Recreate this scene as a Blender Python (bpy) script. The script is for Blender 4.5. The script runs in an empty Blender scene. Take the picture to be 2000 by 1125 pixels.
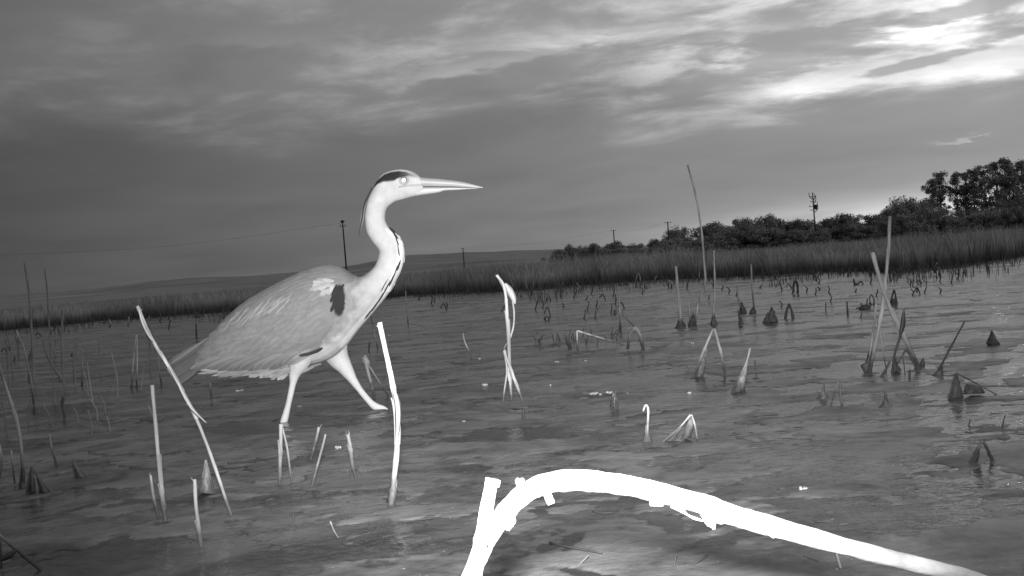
import bpy, bmesh, math, random
import numpy as np
from mathutils import Vector, Matrix
from mathutils.bvhtree import BVHTree

S = bpy.context.scene
C = S.collection
rng = np.random.default_rng(7)
random.seed(7)

# ------------------------------------------------------------------ camera
F = 1732.0                      # focal length in pixels of a 2000 px wide frame
CAM_H = 0.26
PITCH = math.radians(1.24)
ROLL = math.radians(4.5)
fw = Vector((0, math.cos(PITCH), -math.sin(PITCH)))
r0 = Vector((1, 0, 0))
u0 = Vector((0, math.sin(PITCH), math.cos(PITCH)))
RI = math.cos(ROLL) * r0 - math.sin(ROLL) * u0
UP = math.sin(ROLL) * r0 + math.cos(ROLL) * u0
cam_d = bpy.data.cameras.new('camera')
cam_d.sensor_width = 36
cam_d.lens = 36 * F / 2000
cam_d.clip_start = 0.02
cam_d.clip_end = 9000
cam = bpy.data.objects.new('camera', cam_d)
C.objects.link(cam)
cam.matrix_world = Matrix(((RI.x, UP.x, -fw.x, 0), (RI.y, UP.y, -fw.y, 0), (RI.z, UP.z, -fw.z, CAM_H), (0, 0, 0, 1)))
S.camera = cam


def ray(px, py):
    return fw + RI * ((px - 1000) / F) - UP * ((py - 562.5) / F)


def P(px, py, Y):
    """point of the plane y = Y that lies in this direction"""
    d = ray(px, py)
    t = Y / d.y
    return Vector((d.x * t, Y, CAM_H + d.z * t))


def G(px, py, z=0.0):
    """point of the water surface in this direction"""
    d = ray(px, py)
    t = (z - CAM_H) / d.z
    return Vector((d.x * t, d.y * t, z))


def az_el(px, py):
    d = ray(px, py).normalized()
    return math.atan2(d.x, d.y), math.asin(d.z)


# ------------------------------------------------------------------ world: overcast dawn sky
SUN_AZ, SUN_EL = az_el(1922, 386)
W = bpy.data.worlds.new('World')
S.world = W
W.use_nodes = True
nt = W.node_tree
nt.nodes.clear()


class NT:
    def __init__(s, tree): s.t = tree
    def n(s, typ, **kw):
        o = s.t.nodes.new(typ)
        for k, v in kw.items(): setattr(o, k, v)
        return o
    def put(s, sock, v):
        if hasattr(v, 'is_output') or isinstance(v, bpy.types.NodeSocket): s.t.links.new(v, sock)
        else: sock.default_value = v
    def m(s, op, a, b=None, c=None, clamp=False):
        o = s.n('ShaderNodeMath', operation=op, use_clamp=clamp)
        s.put(o.inputs[0], a)
        if b is not None: s.put(o.inputs[1], b)
        if c is not None: s.put(o.inputs[2], c)
        return o.outputs[0]
    def mr(s, v, a, b, c=0.0, d=1.0, kind='SMOOTHSTEP'):
        o = s.n('ShaderNodeMapRange', interpolation_type=kind)
        s.put(o.inputs['Value'], v)
        for k, q in (('From Min', a), ('From Max', b), ('To Min', c), ('To Max', d)): s.put(o.inputs[k], q)
        return o.outputs[0]
    def noise(s, vec, scale, detail=4, rough=.5, dist=0.0):
        o = s.n('ShaderNodeTexNoise')
        s.put(o.inputs['Vector'], vec)
        o.inputs['Scale'].default_value = scale
        o.inputs['Detail'].default_value = detail
        o.inputs['Roughness'].default_value = rough
        o.inputs['Distortion'].default_value = dist
        return o.outputs[0]
    def xyz(s, x, y, z=0.0):
        o = s.n('ShaderNodeCombineXYZ')
        s.put(o.inputs[0], x); s.put(o.inputs[1], y); s.put(o.inputs[2], z)
        return o.outputs[0]
    def sep(s, v):
        o = s.n('ShaderNodeSeparateXYZ'); s.put(o.inputs[0], v)
        return o.outputs
    def vm(s, v, scale):
        o = s.n('ShaderNodeVectorMath', operation='MULTIPLY')
        s.put(o.inputs[0], v); o.inputs[1].default_value = scale
        return o.outputs[0]


w = NT(nt)
tc = w.n('ShaderNodeTexCoord')
dx, dy, dz = w.sep(tc.outputs['Generated'])
zc = w.m('ADD', w.m('MAXIMUM', dz, 0.0), 0.12)
u = w.m('DIVIDE', dx, zc)
v = w.m('DIVIDE', dy, zc)
# streets of cloud run across the view, rising a little to the right
pv = w.xyz(w.m('ADD', u, w.m('MULTIPLY', v, .28)), w.m('SUBTRACT', v, w.m('MULTIPLY', u, .10)))
az = w.m('ARCTAN2', dx, dy)
el = w.m('ARCSINE', dz)
big = w.noise(w.vm(pv, (.75, .85, 1)), 1.0, 3, .5, .3)
mid = w.noise(w.vm(pv, (1.9, 2.1, 1)), 1.0, 8, .56, .4)
fin = w.noise(w.vm(pv, (5.5, 9.0, 1)), 1.0, 6, .58, .3)
# thick, smooth layer low down; broken layer above
brk = w.mr(w.m('ADD', el, w.m('ADD', w.m('MULTIPLY', w.m('SUBTRACT', big, .5), .16), w.m('MULTIPLY', w.m('SUBTRACT', mid, .5), .07))), .142, .232)
# daylight grows towards the sunrise on the right
side = w.mr(az, -.62, .50, 0.0, 1.0, 'LINEAR')
base = w.m('ADD', .055, w.m('MULTIPLY', w.m('POWER', side, 1.0), .235))
low = w.m('MULTIPLY', base, w.m('ADD', .62, w.m('MULTIPLY', w.m('ADD', w.m('MULTIPLY', big, .75), w.m('MULTIPLY', mid, .25)), .72)))
tex = w.m('ADD', w.m('MULTIPLY', mid, .80), w.m('MULTIPLY', fin, .20))
hi_dark = w.m('MULTIPLY', w.m('ADD', base, .035), w.m('ADD', .82, w.m('MULTIPLY', tex, .85)))
gap = w.mr(w.m('ADD', tex, w.m('MULTIPLY', w.m('SUBTRACT', side, .5), .10)), .46, .66)
hi = w.m('ADD', hi_dark, w.m('MULTIPLY', gap, w.m('ADD', .035, w.m('MULTIPLY', w.m('POWER', side, 2.0), .58))))
sky = w.m('ADD', w.m('MULTIPLY', low, w.m('SUBTRACT', 1.0, brk)), w.m('MULTIPLY', hi, brk))


def streak(px0, py0, px1, py1, thick, amp, ragged=.012, floor_=.25):
    """a long break in the cloud deck, open to the bright sky behind"""
    a0, e0 = az_el(px0, py0); a1, e1 = az_el(px1, py1)
    L = math.hypot(a1 - a0, e1 - e0); ca, sa = (a1 - a0) / L, (e1 - e0) / L
    A = w.m('SUBTRACT', az, a0); E = w.m('SUBTRACT', el, e0)
    al = w.m('ADD', w.m('MULTIPLY', A, ca), w.m('MULTIPLY', E, sa))
    ac = w.m('SUBTRACT', w.m('MULTIPLY', E, ca), w.m('MULTIPLY', A, sa))
    ac = w.m('ADD', ac, w.m('ADD', w.m('MULTIPLY', w.m('SUBTRACT', mid, .5), ragged * 3.5), w.m('MULTIPLY', w.m('SUBTRACT', fin, .5), ragged * 1.6)))
    ends = w.m('MULTIPLY', w.mr(al, -.02, L * .35), w.mr(al, L * .9, L * 1.25, 1, 0))
    q = w.m('MULTIPLY', ac, w.m('ADD', 1 / thick, w.m('MULTIPLY', w.m('LESS_THAN', ac, 0.0), 1.8 / thick)))
    g = w.m('POWER', 2.718, w.m('MULTIPLY', w.m('MULTIPLY', q, q), -1.0))
    g = w.m('MULTIPLY', g, w.mr(tex, .30, .62, floor_, 1.1))
    return w.m('MULTIPLY', w.m('MULTIPLY', g, ends), amp)


for a in ((1390, 190, 2090, 124, .021, .72, .007, .6), (1640, 60, 2120, 40, .030, .20, .02, .4), (780, 165, 1080, 110, .010, .20),
          (860, 105, 1160, 80, .014, .16), (1650, 40, 2100, 20, .010, .36), (1330, 90, 1700, 40, .010, .16),
          (1840, 276, 1925, 264, .0022, .16, ), (330, 90, 640, 95, .014, .055), (1150, 60, 1500, 60, .012, .10)):
    sky = w.m('ADD', sky, streak(*a))


def patch(px, py, rx, ry, amt):
    """a thicker cloud in the broken layer"""
    a0, e0 = az_el(px, py)
    A = w.m('SUBTRACT', az, a0); E = w.m('SUBTRACT', w.m('SUBTRACT', el, e0), w.m('MULTIPLY', A, .09))
    A = w.m('DIVIDE', A, rx / F); E = w.m('DIVIDE', E, ry / F)
    q = w.m('ADD', w.m('MULTIPLY', A, A), w.m('MULTIPLY', E, E))
    q = w.m('ADD', w.m('SQRT', q), w.m('ADD', w.m('MULTIPLY', w.m('SUBTRACT', mid, .5), 2.2), w.m('MULTIPLY', w.m('SUBTRACT', fin, .5), 1.6)))
    return w.mr(q, .65, 1.25, amt, 0.0)


for a in ((1560, 105, 190, 34, .75), (1840, 110, 130, 9, .8), (1700, 45, 70, 13, .5), (1130, 125, 170, 22, .35), (1380, 20, 60, 9, .3), (1960, 70, 90, 8, .5), (1270, 60, 120, 25, .25), (1600, 15, 90, 10, .3), (1860, 28, 120, 16, .75), (1940, 165, 30, 4, .3), (560, 130, 120, 20, .2)):
    pa = patch(*a)
    tgt = w.m('ADD', base, .08)
    sky = w.m('ADD', w.m('MULTIPLY', sky, w.m('SUBTRACT', 1.0, pa)), w.m('MULTIPLY', tgt, pa))
# clear band low on the horizon towards the sunrise
a_g, e_g = az_el(1690, 418)
ga = w.m('DIVIDE', w.m('SUBTRACT', az, a_g + .05), .20)
ge = w.m('DIVIDE', w.m('MAXIMUM', w.m('SUBTRACT', el, e_g - .012), 0.0), .022)
glow = w.m('MULTIPLY', w.m('POWER', 2.718, w.m('MULTIPLY', w.m('MULTIPLY', ga, ga), -1)), w.m('POWER', 2.718, w.m('MULTIPLY', w.m('MULTIPLY', ge, ge), -1)))
glow = w.m('MULTIPLY', glow, w.mr(big, .35, .6, .65, 1.1))
sky = w.m('ADD', sky, w.m('MULTIPLY', glow, .50))
# the open sky behind the cloud
ns = w.n('ShaderNodeTexSky', sky_type='NISHITA')
ns.sun_disc = False
ns.sun_elevation = max(SUN_EL, 0.01)
ns.sun_rotation = SUN_AZ
bw = w.n('ShaderNodeRGBToBW')
nt.links.new(ns.outputs[0], bw.inputs[0])
sky = w.m('ADD', sky, w.m('MULTIPLY', bw.outputs[0], .004))
# the veiled disc of the sun
sd = (math.cos(SUN_EL) * math.sin(SUN_AZ), math.cos(SUN_EL) * math.cos(SUN_AZ), math.sin(SUN_EL))
dt = w.n('ShaderNodeVectorMath', operation='DOT_PRODUCT')
nt.links.new(tc.outputs['Generated'], dt.inputs[0]); dt.inputs[1].default_value = sd
disc = w.mr(dt.outputs['Value'], math.cos(math.radians(.32)), math.cos(math.radians(.24)), 0, 1.1)
sky = w.m('ADD', sky, disc)
bg = w.n('ShaderNodeBackground')
nt.links.new(sky, bg.inputs['Color'])
bg.inputs['Strength'].default_value = 1.0
wo = w.n('ShaderNodeOutputWorld')
nt.links.new(bg.outputs[0], wo.inputs[0])

sun_d = bpy.data.lights.new('sun', 'SUN')
sun_d.energy = 0.05
sun_d.angle = math.radians(1.5)
sun = bpy.data.objects.new('sun', sun_d)
sun.rotation_euler = Vector((-sd[0], -sd[1], -sd[2])).to_track_quat('-Z', 'Y').to_euler()
C.objects.link(sun)

# the infrared flash of the trail camera itself, just above its lens
fl_d = bpy.data.lights.new('camera_flash', 'SPOT')
fl_d.energy = 175
fl_d.shadow_soft_size = 0.018
fl_d.spot_size = math.radians(66)
fl_d.spot_blend = 1.0
fl = bpy.data.objects.new('camera_flash', fl_d)
fl.location = (0.0, 0.0, CAM_H + 0.055)
fl.rotation_euler = (P(1030, 640, 1.75) - Vector(fl.location)).to_track_quat('-Z', 'Y').to_euler()
C.objects.link(fl)

S.view_settings.view_transform = 'Standard'
S.view_settings.look = 'None'
S.view_settings.exposure = 0
S.view_settings.gamma = 1
S.view_settings.use_curve_mapping = False


# ------------------------------------------------------------------ materials
def material(name, lo, hi, scale=30.0, rough=.7, stretch=(1, 1, 1), bump=0.0, bscale=None, bdist=.001, spec=.3, mud=None, attr=None, detail=5, trans=0, contrast=(.3, .7)):
    m = bpy.data.materials.new(name)
    m.use_nodes = True
    k = NT(m.node_tree)
    bs = m.node_tree.nodes['Principled BSDF']
    geo = k.n('ShaderNodeNewGeometry')
    pos = geo.outputs['Position']
    st = k.vm(pos, stretch)
    nz = k.noise(st, scale, detail, .6)
    f = k.mr(nz, contrast[0], contrast[1], lo, hi, 'LINEAR')
    if attr:
        at = k.n('ShaderNodeAttribute', attribute_name=attr)
        f = k.m('MULTIPLY', f, at.outputs['Fac'])
    else:
        oi = k.n('ShaderNodeObjectInfo')
        f = k.m('MULTIPLY', f, k.m('ADD', .86, k.m('MULTIPLY', oi.outputs['Random'], .28)))
    if mud:
        z = k.sep(pos)[2]
        nn = k.noise(pos, 60, 3, .6)
        g = k.mr(k.m('ADD', z, k.m('MULTIPLY', k.m('SUBTRACT', nn, .5), .05)), mud[0], mud[1])
        f = k.m('ADD', k.m('MULTIPLY', f, g), k.m('MULTIPLY', k.m('SUBTRACT', 1.0, g), mud[2]))
    cc = k.n('ShaderNodeCombineColor')
    for i in range(3): m.node_tree.links.new(f, cc.inputs[i])
    m.node_tree.links.new(cc.outputs[0], bs.inputs['Base Color'])
    bs.inputs['Roughness'].default_value = rough
    bs.inputs['Specular IOR Level'].default_value = spec
    if bump:
        b = k.n('ShaderNodeBump')
        b.inputs['Strength'].default_value = bump
        b.inputs['Distance'].default_value = bdist
        nb = k.noise(st, bscale or scale * 2, 5, .65)
        m.node_tree.links.new(nb, b.inputs['Height'])
        m.node_tree.links.new(b.outputs[0], bs.inputs['Normal'])
    return m


M = {
    'pale': material('dry_reed_stem', .26, .68, 80, .62, (1, 1, .10), .6, 160, .0008, mud=(.004, .042, .10)),
    'tan': material('dimmed_reed_stem', .14, .40, 80, .7, (1, 1, .08), .6, 160, .0008, mud=(.004, .05, .06)),  # dry stem colour darkened to imitate the weaker flash on the left
    'faint': material('faint_reed_stem', .12, .24, 80, .8, (1, 1, .1)),
    'mid': material('weathered_reed_stem', .13, .42, 70, .75, (1, 1, .12), .6, 160, .0008, mud=(.01, .06, .05)),
    'dark': material('wet_dark_reed', .03, .095, 60, .6, (1, 1, .2), .5, 120, .001),
    'branch': material('bleached_thick_stem', .35, .88, 60, .65, (.5, 1, 1), .7, 90, .0015),
    'film': material('dried_algae_film', .08, .36, 120, .75, (1, 1, .8), .9, 240, .002, mud=(.0, .03, .08)),
    'dimfilm': material('wet_algae_film', .03, .11, 90, .55, (1, 1, .6), .8, 160, .0015),
    'reed': material('reed_bed_blades', .17, .38, 1.3, .85, (1, 1, 1), mud=(.0, .17, .05)),  # mud term here only darkens the blades towards the foot
    'hillgrass': material('far_field', .12, .26, .012, .95, (1, 1, 1)),
    'soil': material('marsh_soil', .02, .05, 3, .9),
    'leaf': material('far_tree_leaves', .15, .32, .6, .85),  # leaf tone lifted to stand in for distant haze
    'bark': material('far_tree_bark', .03, .06, 2, .9),
    'wood': material('weathered_pole_wood', .035, .07, 5, .85, (1, 1, .1)),
    'ceramic': material('pole_insulator', .08, .12, 5, .5),
    'wire': material('power_wire', .04, .05, 5, .5),
    'foam': material('dried_froth', .35, .75, 120, .7, bump=.6, bdist=.002),
    'plum': material('heron_plumage', .95, 1.05, 60, .8, (1, 1, 1), .35, 240, .0012, spec=.12, attr='shade'),
    'horn': material('heron_bill_horn', .88, 1.12, 60, .42, (.2, 1, 2), .25, 90, .0006, spec=.4, attr='shade'),
    'pupil': material('heron_pupil_eyeshine', .95, .98, 5, .2, spec=.8),  # flash eyeshine painted in as a white pupil
    'iris': material('heron_eye_iris', .06, .10, 300, .3, spec=.6),
}


def water_material():
    m = bpy.data.materials.new('marsh_water')
    m.use_nodes = True
    k = NT(m.node_tree)
    bs = m.node_tree.nodes['Principled BSDF']
    pos = k.n('ShaderNodeNewGeometry').outputs['Position']
    x, y, z = k.sep(pos)
    n1 = k.noise(k.vm(pos, (9, 14, 1)), 1.0, 5, .55, .6)
    n2 = k.noise(k.vm(pos, (40, 60, 1)), 1.0, 3, .5, .3)
    # the breeze ruffles the open water on the right
    wind = k.mr(k.m('SUBTRACT', x, k.m('MULTIPLY', y, .30)), -.2, 1.0, .22, 1.0)
    film = k.mr(k.noise(k.vm(pos, (3.0, 4.2, 1)), 1.0, 7, .62, .8), .33, .62)
    film = k.m('MULTIPLY', film, k.mr(k.noise(k.vm(pos, (11, 15, 1)), 1.0, 7, .66, .6), .30, .62, .35, 1.1))
    film = k.m('MULTIPLY', film, k.mr(k.m('SUBTRACT', y, k.m('MULTIPLY', x, .12)), .72, 1.30, .28, 1.0))
    h = k.m('ADD', k.m('MULTIPLY', k.m('MULTIPLY', n1, wind), .8), k.m('MULTIPLY', n2, .24))
    b = k.n('ShaderNodeBump')
    b.inputs['Strength'].default_value = .75
    b.inputs['Distance'].default_value = .012
    m.node_tree.links.new(h, b.inputs['Height'])
    m.node_tree.links.new(b.outputs[0], bs.inputs['Normal'])
    cc = k.n('ShaderNodeCombineColor')
    f = k.m('ADD', .016, k.m('MULTIPLY', film, .16))
    for i in range(3): m.node_tree.links.new(f, cc.inputs[i])
    m.node_tree.links.new(cc.outputs[0], bs.inputs['Base Color'])
    m.node_tree.links.new(k.m('ADD', .10, k.m('MULTIPLY', film, .14)), bs.inputs['Roughness'])
    bs.inputs['IOR'].default_value = 1.33
    return m


def algae_material():
    m = bpy.data.materials.new('floating_algae_mat')
    m.use_nodes = True
    k = NT(m.node_tree)
    bs = m.node_tree.nodes['Principled BSDF']
    pos = k.n('ShaderNodeNewGeometry').outputs['Position']
    n1 = k.noise(k.vm(pos, (7, 10, 1)), 1.0, 8, .64, .8)
    n2 = k.noise(k.vm(pos, (60, 90, 1)), 1.0, 5, .6, .3)
    f = k.m('ADD', k.mr(n1, .34, .68, .055, .20, 'LINEAR'), k.m('MULTIPLY', k.m('SUBTRACT', n2, .5), .08))
    zz = k.sep(pos)[2]
    f = k.m('MULTIPLY', f, k.mr(k.m('ADD', zz, k.m('MULTIPLY', k.m('SUBTRACT', n2, .5), .0022)), -.0002, .0011, .42, 1.0))
    sp = k.mr(k.noise(pos, 160, 2, .5), .71, .76, 0, .16)
    f = k.m('ADD', k.m('MAXIMUM', f, .012), sp)
    cc = k.n('ShaderNodeCombineColor')
    for i in range(3): m.node_tree.links.new(f, cc.inputs[i])
    m.node_tree.links.new(cc.outputs[0], bs.inputs['Base Color'])
    m.node_tree.links.new(k.mr(n1, .3, .7, .60, .38, 'LINEAR'), bs.inputs['Roughness'])
    bs.inputs['Specular IOR Level'].default_value = .42
    b = k.n('ShaderNodeBump')
    b.inputs['Strength'].default_value = .8
    b.inputs['Distance'].default_value = .0042
    hh = k.m('ADD', k.m('MULTIPLY', k.noise(k.vm(pos, (13, 18, 1)), 1.0, 5, .6, .8), 1.0), k.m('MULTIPLY', n2, .25))
    m.node_tree.links.new(hh, b.inputs['Height'])
    m.node_tree.links.new(b.outputs[0], bs.inputs['Normal'])
    return m


M['water'] = water_material()
M['algae'] = algae_material()


# ------------------------------------------------------------------ helpers
def mesh(name, V, Fc, mat, smooth=True, shade=None):
    me = bpy.data.meshes.new(name)
    me.from_pydata([tuple(p) for p in V], [], Fc)
    if mat: me.materials.append(M[mat])
    if smooth: me.polygons.foreach_set('use_smooth', [True] * len(me.polygons))
    if shade is not None:
        a = me.attributes.new('shade', 'FLOAT', 'POINT')
        a.data.foreach_set('value', np.asarray(shade, dtype=np.float32))
    me.update()
    return me


def npmesh(name, V, Q, mat, smooth=True):
    """fast mesh from numpy arrays; Q is (n,3) or (n,4)"""
    me = bpy.data.meshes.new(name)
    V = np.asarray(V, dtype=np.float32); Q = np.asarray(Q, dtype=np.int32)
    n, s = Q.shape
    me.vertices.add(len(V)); me.vertices.foreach_set('co', V.ravel())
    me.loops.add(n * s); me.loops.foreach_set('vertex_index', Q.ravel())
    me.polygons.add(n); me.polygons.foreach_set('loop_start', np.arange(n, dtype=np.int32) * s)
    me.polygons.foreach_set('loop_total', np.full(n, s, dtype=np.int32))
    me.polygons.foreach_set('use_smooth', np.full(n, smooth, dtype=bool))
    me.materials.append(M[mat])
    me.update(calc_edges=True); me.validate()
    return me


def obj(name, me, parent=None, loc=(0, 0, 0)):
    o = bpy.data.objects.new(name, me)
    C.objects.link(o)
    o.location = loc
    if parent: o.parent = parent
    return o


def root(name, label, cat, loc, group=None):
    o = bpy.data.objects.new(name, None)
    o.empty_display_size = .02
    C.objects.link(o)
    o.location = loc
    o['label'] = label; o['category'] = cat
    if group: o['group'] = group
    return o


def smooth_line(pts, n):
    """Catmull-Rom through the points, n samples"""
    p = np.asarray(pts, float)
    if len(p) == 2:
        t = np.linspace(0, 1, n)[:, None]
        return p[0] * (1 - t) + p[1] * t
    q = np.vstack([2 * p[0] - p[1], p, 2 * p[-1] - p[-2]])
    seg = len(p) - 1
    out = []
    for t in np.linspace(0, seg - 1e-6, n):
        i = int(t); f = t - i
        a, b, c, d = q[i], q[i + 1], q[i + 2], q[i + 3]
        out.append(.5 * ((2 * b) + (c - a) * f + (2 * a - 5 * b + 4 * c - d) * f * f + (3 * b - a - 3 * c + d) * f ** 3))
    return np.array(out)


def tube(pts, rad, seg=8, n=None, jit=.10, nodes=0, cap=True, flat=1.0, sharp=False):
    """a tapered, slightly uneven stem; rad = list of radii along the points"""
    n = n or max(6, len(pts) * 5)
    c = np.asarray(pts, float) if sharp else smooth_line(pts, n)
    n = len(c)
    r = np.interp(np.linspace(0, 1, n), np.linspace(0, 1, len(rad)), rad)
    if nodes:
        s = np.linspace(0, 1, n)
        for k in range(nodes):
            q = (k + .6) / nodes
            r = r * (1 + .28 * np.exp(-((s - q) / .012) ** 2))
    V = []; Fc = []
    ref = np.array((0, 1.0, 0))
    ph = random.random() * 6
    for i in range(n):
        t = c[min(i + 1, n - 1)] - c[max(i - 1, 0)]
        t = t / (np.linalg.norm(t) + 1e-12)
        a = ref - t * ref.dot(t)
        if np.linalg.norm(a) < .05: a = np.array((1.0, 0, 0)) - t * t[0]
        a /= np.linalg.norm(a); b = np.cross(t, a)
        for k in range(seg):
            th = 2 * math.pi * k / seg
            rr = r[i] * (1 + jit * math.sin(ph + 2 * th + i * .7) * .6 + jit * (random.random() - .5))
            V.append(c[i] + a * math.cos(th) * rr * flat + b * math.sin(th) * rr)
        if i:
            for k in range(seg):
                j = (k + 1) % seg
                Fc.append(((i - 1) * seg + k, (i - 1) * seg + j, i * seg + j, i * seg + k))
    if cap:
        Fc.append(tuple(range(seg))[::-1])
        Fc.append(tuple((n - 1) * seg + k for k in range(seg)))
    return V, Fc


def drape(left, right, Y, depth, nu=9, nv=9, ragged=.26, seed=0):
    """a closed tent of film hung between two edge lines (pixel lists, top first)"""
    L = smooth_line(left, nv); R = smooth_line(right, nv)
    r_ = random.Random(seed)
    V = []; Fc = []
    ring = 2 * nu - 2
    for i in range(nv):
        f = i / (nv - 1)
        for s in range(ring):
            if s < nu: a = s / (nu - 1); sg = -1
            else: a = (ring - s) / (nu - 1); sg = 1
            p = L[i] * (1 - a) + R[i] * a
            wv = np.linalg.norm(R[i] - L[i]) / F * Y
            y = Y + sg * wv * depth * math.sin(math.pi * a) * (1 + .15 * math.sin(7 * a + seed + 5 * f))
            jx = (r_.random() - .5) * ragged * 14 * (wv / .04 + .15); jy = (r_.random() - .5) * ragged * 14 * (wv / .04 + .15)
            V.append(P(p[0] + jx, p[1] + jy * .7, y))
        if i:
            for s in range(ring):
                t = (s + 1) % ring
                Fc.append(((i - 1) * ring + s, (i - 1) * ring + t, i * ring + t, i * ring + s))
    Fc.append(tuple(range(ring))[::-1])
    Fc.append(tuple((nv - 1) * ring + k for k in range(ring)))
    return V, Fc


def rel(V, o): return [Vector(p) - o for p in V]


# ---- numpy gradient noise
_perm = rng.permutation(512)
_ang = rng.random(512) * 2 * np.pi


def perlin(x, y, seed=0):
    xi = np.floor(x).astype(int); yi = np.floor(y).astype(int)
    xf = x - xi; yf = y - yi

    def g(ix, iy, fx, fy):
        h = _perm[(_perm[(ix + seed * 17) % 512] + iy) % 512]
        return np.cos(_ang[h]) * fx + np.sin(_ang[h]) * fy
    sx = xf * xf * xf * (xf * (xf * 6 - 15) + 10); sy = yf * yf * yf * (yf * (yf * 6 - 15) + 10)
    a = g(xi, yi, xf, yf); b = g(xi + 1, yi, xf - 1, yf)
    c = g(xi, yi + 1, xf, yf - 1); d = g(xi + 1, yi + 1, xf - 1, yf - 1)
    return (a * (1 - sx) + b * sx) * (1 - sy) + (c * (1 - sx) + d * sx) * sy


def fbm(x, y, o=5, seed=0, gain=.5):
    s = 0; a = 1.0
    for i in range(o):
        s = s + a * perlin(x, y, seed + i); x = x * 2.03 + 13.1; y = y * 2.03 + 7.7; a *= gain
    return s


def polar(r, a):
    A, R = np.meshgrid(a, r)
    return R * np.sin(A), R * np.cos(A)


def grid_faces(nr, na, wrap=False):
    i = np.arange(nr - 1)[:, None]; j = np.arange(na if wrap else na - 1)[None, :]
    j2 = (j + 1) % na
    a = i * na + j; b = i * na + j2; c = (i + 1) * na + j2; d = (i + 1) * na + j
    return np.stack([a, d, c, b], -1).reshape(-1, 4)


# ------------------------------------------------------------------ ground, water, hills
def struct(name, me, loc=(0, 0, 0)):
    o = obj(name, me, None, loc); o['kind'] = 'structure'
    return o


ang = np.concatenate([np.linspace(-math.pi, -.75, 60, endpoint=False), np.linspace(-.75, .75, 260, endpoint=False), np.linspace(.75, math.pi, 60, endpoint=False)])
rr = np.concatenate([[.02], np.geomspace(.12, 16, 200), [18, 22, 30, 45]])
X, Y = polar(rr, ang)
Z = .0022 * fbm(X * 3.2, Y * 6, 3, 5) * np.clip(Y * .6, 0, 1) + .0012 * fbm(X * 12, Y * 26, 2, 9) * np.clip((X - .3 * Y + .3), 0, 1)
V = np.stack([X, Y, Z], -1).reshape(-1, 3)
struct('water', npmesh('water', V, grid_faces(len(rr), len(ang), True), 'water'))

# edge of the reed bed, traced by bearing
edge_px = [(-300, 662), (0, 645), (120, 634), (250, 622), (400, 612), (520, 602), (700, 588), (800, 576), (900, 571), (1000, 567), (1100, 560), (1200, 552), (1300, 545), (1400, 541),
           (1500, 537), (1620, 531), (1750, 528), (1850, 522), (2000, 500), (2300, 470)]
ea = []; er = []
for px, py in edge_px:
    g = G(px, py); ea.append(math.atan2(g.x, g.y)); er.append(math.hypot(g.x, g.y))


def edge_r(a): return np.interp(a, ea, er)


rg = np.concatenate([[.02, 3, 6, 9, 12, 14, 16, 20, 26, 40], np.geomspace(60, 6000, 24)])
X, Y = polar(rg, np.linspace(-math.pi, math.pi, 181)[:-1])
R = np.hypot(X, Y)
Z = np.interp(R, [0, 8, 15, 22, 60, 200, 6000], [-.35, -.2, -.06, .03, .05, .1, .4]) + .03 * fbm(X * .12, Y * .12, 3)
struct('ground', npmesh('ground', np.stack([X, Y, Z], -1).reshape(-1, 3), grid_faces(len(rg), 180, True), 'soil'))

hill_px = [(-600, 612), (-250, 594), (0, 580), (60, 573), (120, 570), (200, 562), (300, 550), (400, 543), (500, 539), (600, 531), (700, 517), (760, 506), (800, 500), (860, 497), (950, 493), (1050, 489),
           (1100, 487), (1250, 480), (1500, 462), (1800, 440), (2000, 426), (2400, 400)]
ha = []; he = []
for px, py in hill_px:
    a, e = az_el(px, py); ha.append(a); he.append(math.tan(e))
an = np.linspace(-1.0, 1.0, 420)
rh = np.geomspace(260, 2600, 40)
X, Y = polar(rh, an)
R = np.hypot(X, Y); A = np.arctan2(X, Y)
top = np.interp(A, ha, he) * 1500 + CAM_H
ramp = np.clip((R - 330) / (1500 - 330), 0, 1); ramp = ramp * ramp * (3 - 2 * ramp)
ramp = np.where(R > 1500, np.clip(1 - (R - 1500) / 1100 * .9, 0, 1), ramp)
Z = top * ramp * (1 + .05 * fbm(A * 26, R * .002, 4, 3)) - .6
struct('hills', npmesh('hills', np.stack([X, Y, Z], -1).reshape(-1, 3), grid_faces(len(rh), len(an)), 'hillgrass'))

# floating algae: an uneven sheet that breaks the surface in patches
an = np.linspace(-.80, .80, 760)
ra = np.geomspace(.30, 10.5, 640)
X, Y = polar(ra, an)
R = np.hypot(X, Y)
warp = .35 * fbm(X * 1.3, Y * 1.3, 3, 31)
n_big = fbm(X * 5.2 + warp, Y * 7.5 + warp, 6, 11, .58)
n_sml = fbm(X * 16, Y * 22, 4, 21)
cover = np.interp(R, [.3, .75, .95, 1.2, 1.8, 3.5, 6, 10.5], [.05, .07, .10, .10, -.02, -.16, -.3, -.6])
cover -= .30 * np.exp(-(((X + .32) / .16) ** 2 + ((Y - .93) / .11) ** 2)) + .26 * np.exp(-(((X - .45) / .16) ** 2 + ((Y - .86) / .08) ** 2))
cover += .05 * np.clip((1.1 - Y) * 3, 0, 1)
cover -= .20 * np.exp(-(((X + .55) / .22) ** 2 + ((Y - 1.05) / .12) ** 2)) + .20 * np.exp(-(((X - .12) / .22) ** 2 + ((Y - .72) / .08) ** 2))
cover -= .25 * np.clip((X - .32 * Y - .15) / 1.2, 0, 1)
hgt = n_big + cover + .30 * fbm(X * 20, Y * 28, 4, 44) * np.interp(R, [.5, 1.3, 2.5], [1, .8, .4])
Z = np.where(hgt > 0, .0013 * np.tanh(hgt * 7) + .0006 * n_sml * np.clip(hgt * 6, 0, 1), hgt * .03)
keep = (Z > -.004).reshape(-1)
Q = grid_faces(len(ra), len(an))
Q = Q[keep[Q].any(1)]
used = np.unique(Q)
remap = np.full(Z.size, -1); remap[used] = np.arange(len(used))
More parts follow.
